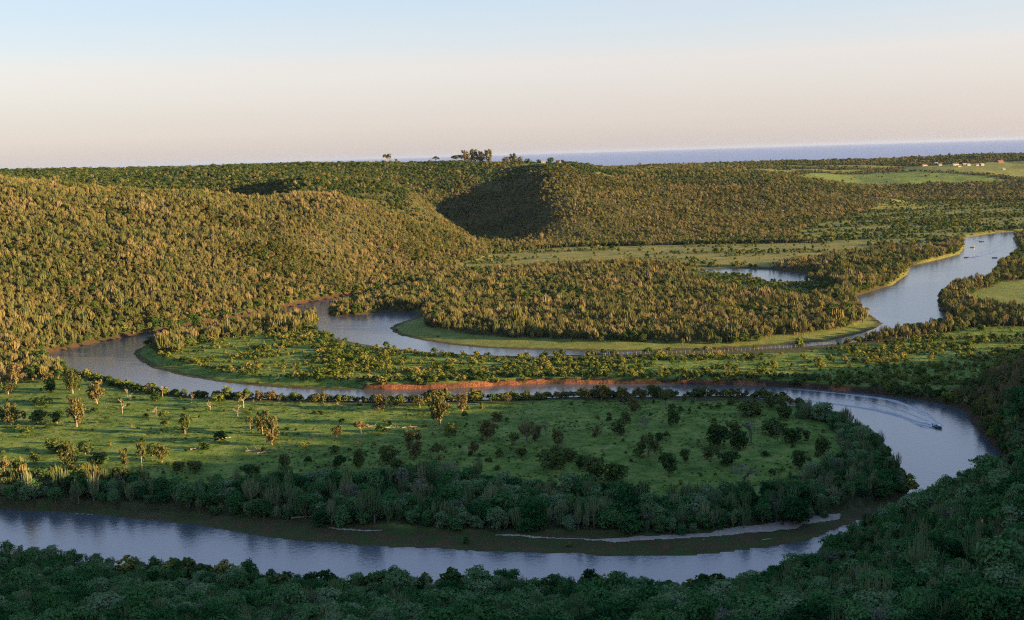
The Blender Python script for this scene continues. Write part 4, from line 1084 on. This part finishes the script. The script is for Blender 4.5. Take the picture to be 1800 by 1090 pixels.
# power pole
p = ground_hit(1376, 384)
if p:
    e_ = empty('power_pole', p); tag(e_, 'lone wooden power pole with a crossbar at the foot of the middle hill', 'power pole')
    put('pole', [tube([(0, 0, -.5), (0, 0, 6), (0, 0, 13)], [.3, .26, .2], 8)], M_POST, e_)
    put('crossarm', [box(-2.2, 2.2, -.15, .15, 11.9, 12.3)], M_POST, e_)
    for q in (-2, -.9, .9, 2): put('insulator', [tube([(q, 0, 12.3), (q, 0, 12.6), (q, 0, 12.9)], [.12, .17, .08], 8)], M_WHITE, e_)
def house(px, py, w, d, h, wall, roof, label, crest_=False, rz=0.2):
    p = crest(px) if crest_ else ground_hit(px, py)
    if p is None: return
    e_ = empty('house', (p[0], p[1], p[2] - .3), rz); tag(e_, label, 'house')
    put('wall', [box(-w, w, -d, d, 0, h), ([(-w, -d, h), (-w, d, h), (-w, 0, h + d * .7), (w, -d, h), (w, d, h), (w, 0, h + d * .7)], [(0, 2, 1), (3, 4, 5)])], wall, e_)
    o_ = .5
    hr = h + d * .7
    sl = lambda s: [(-w - o_, s * (d + o_), h - .35), (w + o_, s * (d + o_), h - .35), (w + o_, 0, hr + .05), (-w - o_, 0, hr + .05), (-w - o_, s * (d + o_), h - .15), (w + o_, s * (d + o_), h - .15), (w + o_, 0, hr + .3), (-w - o_, 0, hr + .3)]
    rf = put('roof', [(sl(1), [(0, 1, 2, 3), (4, 5, 6, 7), (0, 1, 5, 4), (1, 2, 6, 5), (3, 0, 4, 7)]), (sl(-1), [(0, 1, 2, 3), (4, 5, 6, 7), (0, 1, 5, 4), (1, 2, 6, 5), (3, 0, 4, 7)])], roof, e_)
    put('chimney', [box(w * .5, w * .5 + .8, -.4 + d * .3, .4 + d * .3, h + .5, hr + 1)], wall, rf)
    put('door', [box(-.5, .5, -d - .06, -d + .05, 0, 2.1)], M_BRICK, e_)
    for q in (-.6, .6): put('window', [box(q * w - .8, q * w + .8, -d - .05, -d + .04, 1, 2.2)], M_GLASS, e_)
for a in [(1608, 291, 4, 3, 3, M_WHITE, M_ROOFR, 'small white house, leftmost on the far plateau meadow'),
          (1625, 292, 8, 4, 3, M_WHITE, M_ROOFB, 'long low brown roofed house second from the left on the far plateau'),
          (1645, 290, 6, 4, 4, M_WHITE, M_ROOFR, 'white house below the dark trees of the far plateau'),
          (1652, 291, 5, 4, 3.5, M_WHITE, M_ROOFB, 'brown roofed white house touching the white one on the far plateau'),
          (1679, 292, 9, 5, 4, M_WHITE, M_ROOFG, 'green roofed farmhouse, the largest of the far plateau row'),
          (1686, 294, 5, 3, 3, M_WHITE, M_ROOFG, 'small green roofed shed in front of the farmhouse'),
          (1695, 291, 6, 4, 3.5, M_BRICK, M_ROOFR, 'brick house right of the green roofed farmhouse'),
          (1702, 291.5, 5, 4, 3.5, M_WHITE, M_ROOFR, 'white house right of the brick one on the far plateau'),
          (1718, 291.5, 6, 4, 3.5, M_WHITE, M_ROOFB, 'brown roofed house, second last of the far plateau row'),
          (1726, 291.5, 5, 4, 4, M_WHITE, M_ROOFR, 'white house at the right end of the far plateau row'),
          (1758, 286, 9, 5, 4.5, M_BRICK, M_ROOFB, 'red brick house by the trees at the far right'),
          (1764, 299, 4, 3, 2.5, M_WHITE, M_ROOFR, 'pale cottage alone on the yellow slope at the far right')]:
    house(*a)
house(981, 285, 4.5, 3.5, 3.2, M_BRICK, M_ROOFB, 'brick cottage at the right end of the hilltop lawn', True, -.3)
house(955, 285, 4.5, 3, 2.8, M_WHITE, M_ROOFR, 'low white cottage behind the hilltop lawn', True, .2)
p = ground_hit(384, 584)
if p:
    e_ = empty('hut', p, .3); tag(e_, 'tiny white hut under the trees of the far bank', 'hut')
    put('wall', [box(-1.4, 1.4, -1.2, 1.2, 0, 2.3)], M_WHITE, e_); put('roof', [box(-1.7, 1.7, -1.5, 1.5, 2.3, 2.5)], M_ROOFR, e_); put('door', [box(-.4, .4, -1.26, -1.1, 0, 2)], M_BRICK, e_)
# fallen logs and driftwood
def log(px, py, ln, r, rz, label, name='fallen_log'):
    p = ground_hit(px, py)
    rg = np.random.RandomState(int(px)); out = []
    out.append(tube([(-ln / 2, 0, r), (-ln * .1, .2, r * 1.3), (ln / 2, -.1, r * 1.1)], [r, r * .85, r * .45], 7))
    for k in range(5):
        a = rg.uniform(-.3, .45) * ln; an = rg.uniform(0, 6.28)
        out.append(tube([(a, 0, r), (a + math.cos(an) * ln * .12, math.sin(an) * ln * .12, r + abs(rg.normal()) * ln * .08), (a + math.cos(an) * ln * .25, math.sin(an) * ln * .25, r + abs(rg.normal()) * ln * .18)], [r * .45, r * .3, r * .1], 4))
    o_ = put(name, out, M_PALE); o_.location = p; o_.rotation_euler = (0, 0, rz); tag(o_, label, 'log')
log(395, 772, 6, .35, .5, 'pale fallen log in front of the dark green bush')
log(347, 790, 6, .35, .3, 'sunlit fallen log beside the olive bush')
log(452, 796, 10, .25, .05, 'long thin fallen branch on the meadow below the large tree')
log(466, 796, 7, .2, .3, 'short forked branch lying right of the long thin one')
log(490, 832, 4, .25, .8, 'small pale log in the shade below the egg shaped tree')
log(534, 915, 9, .3, .15, 'bleached driftwood tree stranded at the foot of the shaded wood', 'driftwood')
log(1158, 922, 6, .25, 1.2, 'grey driftwood at the wood edge above the long sandbar', 'driftwood')
for k, (a, b, l_) in enumerate([(660, 752, 'left'), (690, 754, 'middle'), (720, 754, 'right')]):
    log(a, b, 7, .3, .1 * k, 'reddish brushwood heap on the sunny meadow, the %s one' % l_, 'brushwood')
# single orange flower head on the shaded hillside
p = ground_hit(1725, 966)
if p:
    e_ = empty('aloe', p); tag(e_, 'tiny orange flowering aloe on the shaded hillside at the right', 'plant')
    M_ORANGE = plain('orange_flower', (0.95, 0.28, 0.03), 0.5, 0.1)
    put('leaves', [tube([(0, 0, 1.2), (math.cos(a) * .3, math.sin(a) * .3, 1.6), (math.cos(a) * .8, math.sin(a) * .8, 1.5)], [.09, .07, .01], 4) for a in np.arange(0, 6.28, .5)] + [tube([(0, 0, -.3), (0, 0, 1.2)], [.15, .12], 6)], M_SCRUB, e_)
    put('flower', [tube([(0, 0, 1.3), (0, 0, 5.6)], [.03, .03], 5), tube([(0, 0, 5.6), (0, 0, 5.9), (0, 0, 6.2)], [.14, .18, .05], 8)], M_ORANGE, e_)

# ------------------------------------------------------------------ boats and their wakes
M_HULL = plain('boat_hull', (0.05, 0.055, 0.065), 0.3, 0.05)
M_HULLW = plain('boat_trim', (0.5, 0.5, 0.5), 0.4, 0.05)
M_SKIN = plain('skin', (0.30, 0.17, 0.11), 0.6, 0.05)
M_SHIRT = plain('dark_clothes', (0.03, 0.04, 0.09), 0.8, 0.1)
M_MOTOR = plain('motor_cover', (0.02, 0.02, 0.02), 0.3, 0.05)
def hull(L_, B):
    st = []
    for t, w, z0 in [(-.5, .42, .0), (-.25, .5, -.02), (.1, .48, 0), (.32, .32, .06), (.45, .14, .16), (.5, .01, .3)]:
        st.append([(t * L_, -w * B, .55 + .35 * max(0, t)), (t * L_, -w * B * .8, -.05 + z0), (t * L_, 0, -.22 + z0), (t * L_, w * B * .8, -.05 + z0), (t * L_, w * B, .55 + .35 * max(0, t)), (t * L_, w * B * .85, .55 + .35 * max(0, t)), (t * L_, w * B * .7, .12 + z0), (t * L_, -w * B * .7, .12 + z0), (t * L_, -w * B * .85, .55 + .35 * max(0, t))])
    v = [q for s in st for q in s]; f = []
    for k in range(len(st) - 1):
        for j in range(9): f.append((k * 9 + j, k * 9 + (j + 1) % 9, (k + 1) * 9 + (j + 1) % 9, (k + 1) * 9 + j))
    f.append(tuple(range(9)))
    return v, f
def person(x, y, z, rz, label):
    vs = [(0, 0, .0), (0, 0, .25), (0, 0, .5), (0, 0, .62), (.02, 0, .72), (.03, 0, .84),                        # pelvis, waist, chest, neck, head
          (0, .2, .52), (.12, .26, .28), (.36, .16, .26), (0, -.2, .52), (.12, -.26, .28), (.36, -.16, .26),       # arms
          (.05, .1, -.02), (.44, .13, .03), (.50, .13, -.36), (.64, .13, -.38), (.05, -.1, -.02), (.44, -.13, .03), (.50, -.13, -.36), (.64, -.13, -.38)]
    ed = [(0, 1), (1, 2), (2, 3), (3, 4), (4, 5), (2, 6), (6, 7), (7, 8), (2, 9), (9, 10), (10, 11), (0, 12), (12, 13), (13, 14), (14, 15), (0, 16), (16, 17), (17, 18), (18, 19)]
    ra = [.15, .14, .17, .055, .09, .095, .07, .05, .035, .07, .05, .035, .095, .07, .045, .035, .095, .07, .045, .035]
    me = bpy.data.meshes.new('person'); me.from_pydata(vs, ed, []); me.materials.append(M_SHIRT)
    o_ = bpy.data.objects.new('person', me); sc.collection.objects.link(o_)
    sk = o_.modifiers.new('skin', 'SKIN'); o_.modifiers.new('sub', 'SUBSURF').levels = 1
    for k, v_ in enumerate(me.skin_vertices[0].data): v_.radius = (ra[k], ra[k]); v_.use_root = (k == 0)
    o_.location = (x, y, z); o_.rotation_euler = (0, 0, rz); tag(o_, label, 'person')
    put('hair', [tube([(-.02, 0, .80), (.0, 0, .88), (.0, 0, .95)], [.10, .105, .03], 8)], M_MOTOR, o_)
    return o_
def boat(px, py, heading, L_, label, crew):
    x_, y_ = on_z(px, py, 0.0)
    e_ = empty('motor_boat', (x_, y_, 0.12), heading); tag(e_, label, 'boat')
    B = L_ * .4
    put('hull', [hull(L_, B)], M_HULL, e_, False)
    put('windscreen', [([(L_ * .12, -B * .34, .5), (L_ * .12, B * .34, .5), (L_ * .05, B * .3, .95), (L_ * .05, -B * .3, .95), (L_ * .13, -B * .34, .5), (L_ * .13, B * .34, .5), (L_ * .06, B * .3, .95), (L_ * .06, -B * .3, .95)], [(0, 1, 2, 3), (7, 6, 5, 4), (0, 3, 7, 4), (1, 5, 6, 2), (3, 2, 6, 7)])], M_GLASS, e_)
    put('seat', [box(-L_ * .18, -L_ * .06, -B * .33, B * .33, .12, .42)], M_HULLW, e_)
    mo = put('outboard_motor', [box(-L_ * .5 - .45, -L_ * .5 - .05, -.18, .18, .45, 1.0), box(-L_ * .5 - .3, -L_ * .5 - .15, -.06, .06, -.4, .45)], M_MOTOR, e_)
    put('gunwale', [tube([(-L_ * .5, s * B * .42, .58), (-L_ * .25, s * B * .5, .58), (L_ * .1, s * B * .48, .61), (L_ * .32, s * B * .32, .68), (L_ * .5, 0, .76)], [.05] * 5, 5) for s in (-1, 1)], M_HULLW, e_)
    c, s = math.cos(heading), math.sin(heading)
    for k, lb in enumerate(crew):
        oy = (.28 if k == 0 else -.28) if len(crew) > 1 else 0
        lx, ly = -L_ * .12, oy
        person(x_ + c * lx - s * ly, y_ + s * lx + c * ly, .12 + .50, heading, lb)
    return x_, y_
M_WAKE = water_mat('wake_water', 2.5, 0.9, 1.0, (0.16, 0.18, 0.21), 0.2)
M_FOAM = plain('foam', (0.75, 0.78, 0.82), 0.6, 0.2, 2)
def ridge(P_, wid, hgt, seed):
    P_ = np.array(P_); n = 60
    d = np.r_[0, np.cumsum(np.hypot(*np.diff(P_, axis=0).T))]; t = np.linspace(0, d[-1], n)
    x_ = np.interp(t, d, P_[:, 0]); y_ = np.interp(t, d, P_[:, 1])
    for _ in range(3):
        x_[1:-1] = (x_[:-2] + x_[1:-1] * 2 + x_[2:]) / 4; y_[1:-1] = (y_[:-2] + y_[1:-1] * 2 + y_[2:]) / 4
    tx, ty = np.gradient(x_), np.gradient(y_); l_ = np.hypot(tx, ty); nx_, ny_ = -ty / l_, tx / l_
    prof = [(-1, -.02), (-.6, .10), (-.25, .65), (0, 1), (.2, .55), (.45, -.05), (.7, .25), (1, -.02)]
    V_, F = [], []
    for k in range(n):
        s_ = k / (n - 1); w = wid * (.35 + s_ * .9); h = hgt * (1 - s_) ** .7 * min(1, s_ * 12 + .3)
        for a, b in prof: V_.append((x_[k] + nx_[k] * a * w, y_[k] + ny_[k] * a * w, b * h + .005))
    m = len(prof)
    for k in range(n - 1):
        for j in range(m - 1): F.append((k * m + j, k * m + j + 1, (k + 1) * m + j + 1, (k + 1) * m + j))
    return V_, F
def wake(arms, wid, hgt, label, foam=None, sheet=None):
    parts = [ridge([on_z(a, b, 0.0) for a, b in arm], wid * (1 if k < 2 else .6), hgt * (1 if k < 2 else .5), k) for k, arm in enumerate(arms)]
    o_ = put('wake', parts, M_WAKE, None, True); tag(o_, label, kind='stuff')
    if foam:
        rg = np.random.RandomState(3); out = []
        for (a, b, r, n) in foam:
            c = on_z(a, b, 0.0)
            for k in range(n):
                q = rg.normal(size=2) * r; s_ = rg.uniform(.12, .4)
                out.append(([(c[0] + q[0] + s_ * math.cos(t) * rg.uniform(.6, 1.4), c[1] + q[1] + s_ * math.sin(t) * rg.uniform(.6, 1.4), .05) for t in np.arange(0, 6.28, 1.05)] + [(c[0] + q[0], c[1] + q[1], .05 + s_ * .5)], [(j, (j + 1) % 6, 6) for j in range(6)]))
        f_ = put('foam', out, M_FOAM, o_)
        f_['kind'] = 'stuff'
boat(1648, 752, math.radians(-62), 5.0, 'dark motor boat speeding down the right river bend with a long curved wake', ['person in dark clothes steering the boat on the near river bend', 'passenger in dark clothes seated in the boat on the near river bend'])
wake([[(1655, 748), (1641, 738), (1628, 728), (1601, 715), (1573, 704), (1537, 699), (1500, 694)], [(1643, 753), (1619, 749), (1608, 743), (1583, 732), (1537, 721), (1500, 715), (1438, 707), (1383, 702)],
      [(1648, 748), (1625, 738), (1590, 724), (1550, 713), (1500, 705), (1450, 698)], [(1646, 750), (1615, 742), (1575, 728), (1530, 716)], [(1625, 731), (1590, 712), (1550, 700), (1480, 692), (1420, 686), (1383, 683)]],
     2.0, .7, 'long curved wake spreading behind the motor boat on the near bend', [(1644, 749, .9, 160), (1652, 747.5, .6, 50), (1634, 743, 1.2, 70), (1630, 751, .7, 50), (1622, 737, 1.3, 40), (1612, 745.5, .7, 30), (1612, 720, .6, 25), (1595, 713, .6, 20)])
boat(1698, 453, math.radians(200), 6.0, 'dark boat heading left on the far river with a wide wake behind it', ['person steering the boat with the wide wake on the far river'])
wake([[(1699, 453), (1720, 446), (1745, 438), (1762, 430), (1758, 424)], [(1700, 454), (1720, 451), (1750, 443), (1785, 434)], [(1700, 453), (1725, 448), (1755, 438)]], 1.8, .5, 'wide wake behind the boat on the far river')
boat(1725, 425, math.radians(190), 6.5, 'dark boat on the far river towing a line towards the thin marker pole', ['person steering the towing boat on the far river'])
wake([[(1726, 424), (1735, 422), (1745, 423)], [(1724, 424), (1712, 422), (1705, 421)]], 1.4, .4, 'short wake around the towing boat on the far river')
boat(1710, 435, math.radians(0), 5.5, 'small low boat near the wooded point of the far river', ['person sitting in the small low boat near the wooded point'])
wake([[(1708, 434.5), (1703, 434.5), (1697, 434.5)]], .9, .3, 'short straight wake behind the small low boat')
boat(1748, 453.5, math.radians(170), 5.5, 'brown boat drifting without a wake near the right bank of the far river', ['person sitting in the drifting brown boat'])
x_, y_ = on_z(1740.5, 425, 0)
e_ = empty('channel_marker', (x_, y_, 0)); tag(e_, 'thin dark marker pole standing in the far river', 'marker')
put('pole', [tube([(0, 0, -1), (0, 0, 3), (0, 0, 5)], [.18, .15, .12], 6)], M_MOTOR, e_); put('topmark', [box(-.35, .35, -.35, .35, 5, 5.6)], M_MOTOR, e_)

# ------------------------------------------------------------------ the evening air
hz = mesh_obj('haze', *box(-150000, 150000, -1500, 150000, -60, 260), None)
m_, nt, N, L, out = material('haze_air')
pv = N.new('ShaderNodeVolumePrincipled'); pv.inputs['Color'].default_value = (0.36, 0.49, 0.76, 1); pv.inputs['Density'].default_value = 0.9e-5; pv.inputs['Anisotropy'].default_value = 0.1
L.new(pv.outputs[0], out.inputs['Volume'])
hz.data.materials.append(m_)
tag(hz, 'thin blue evening haze over the valley and the sea', kind='stuff')
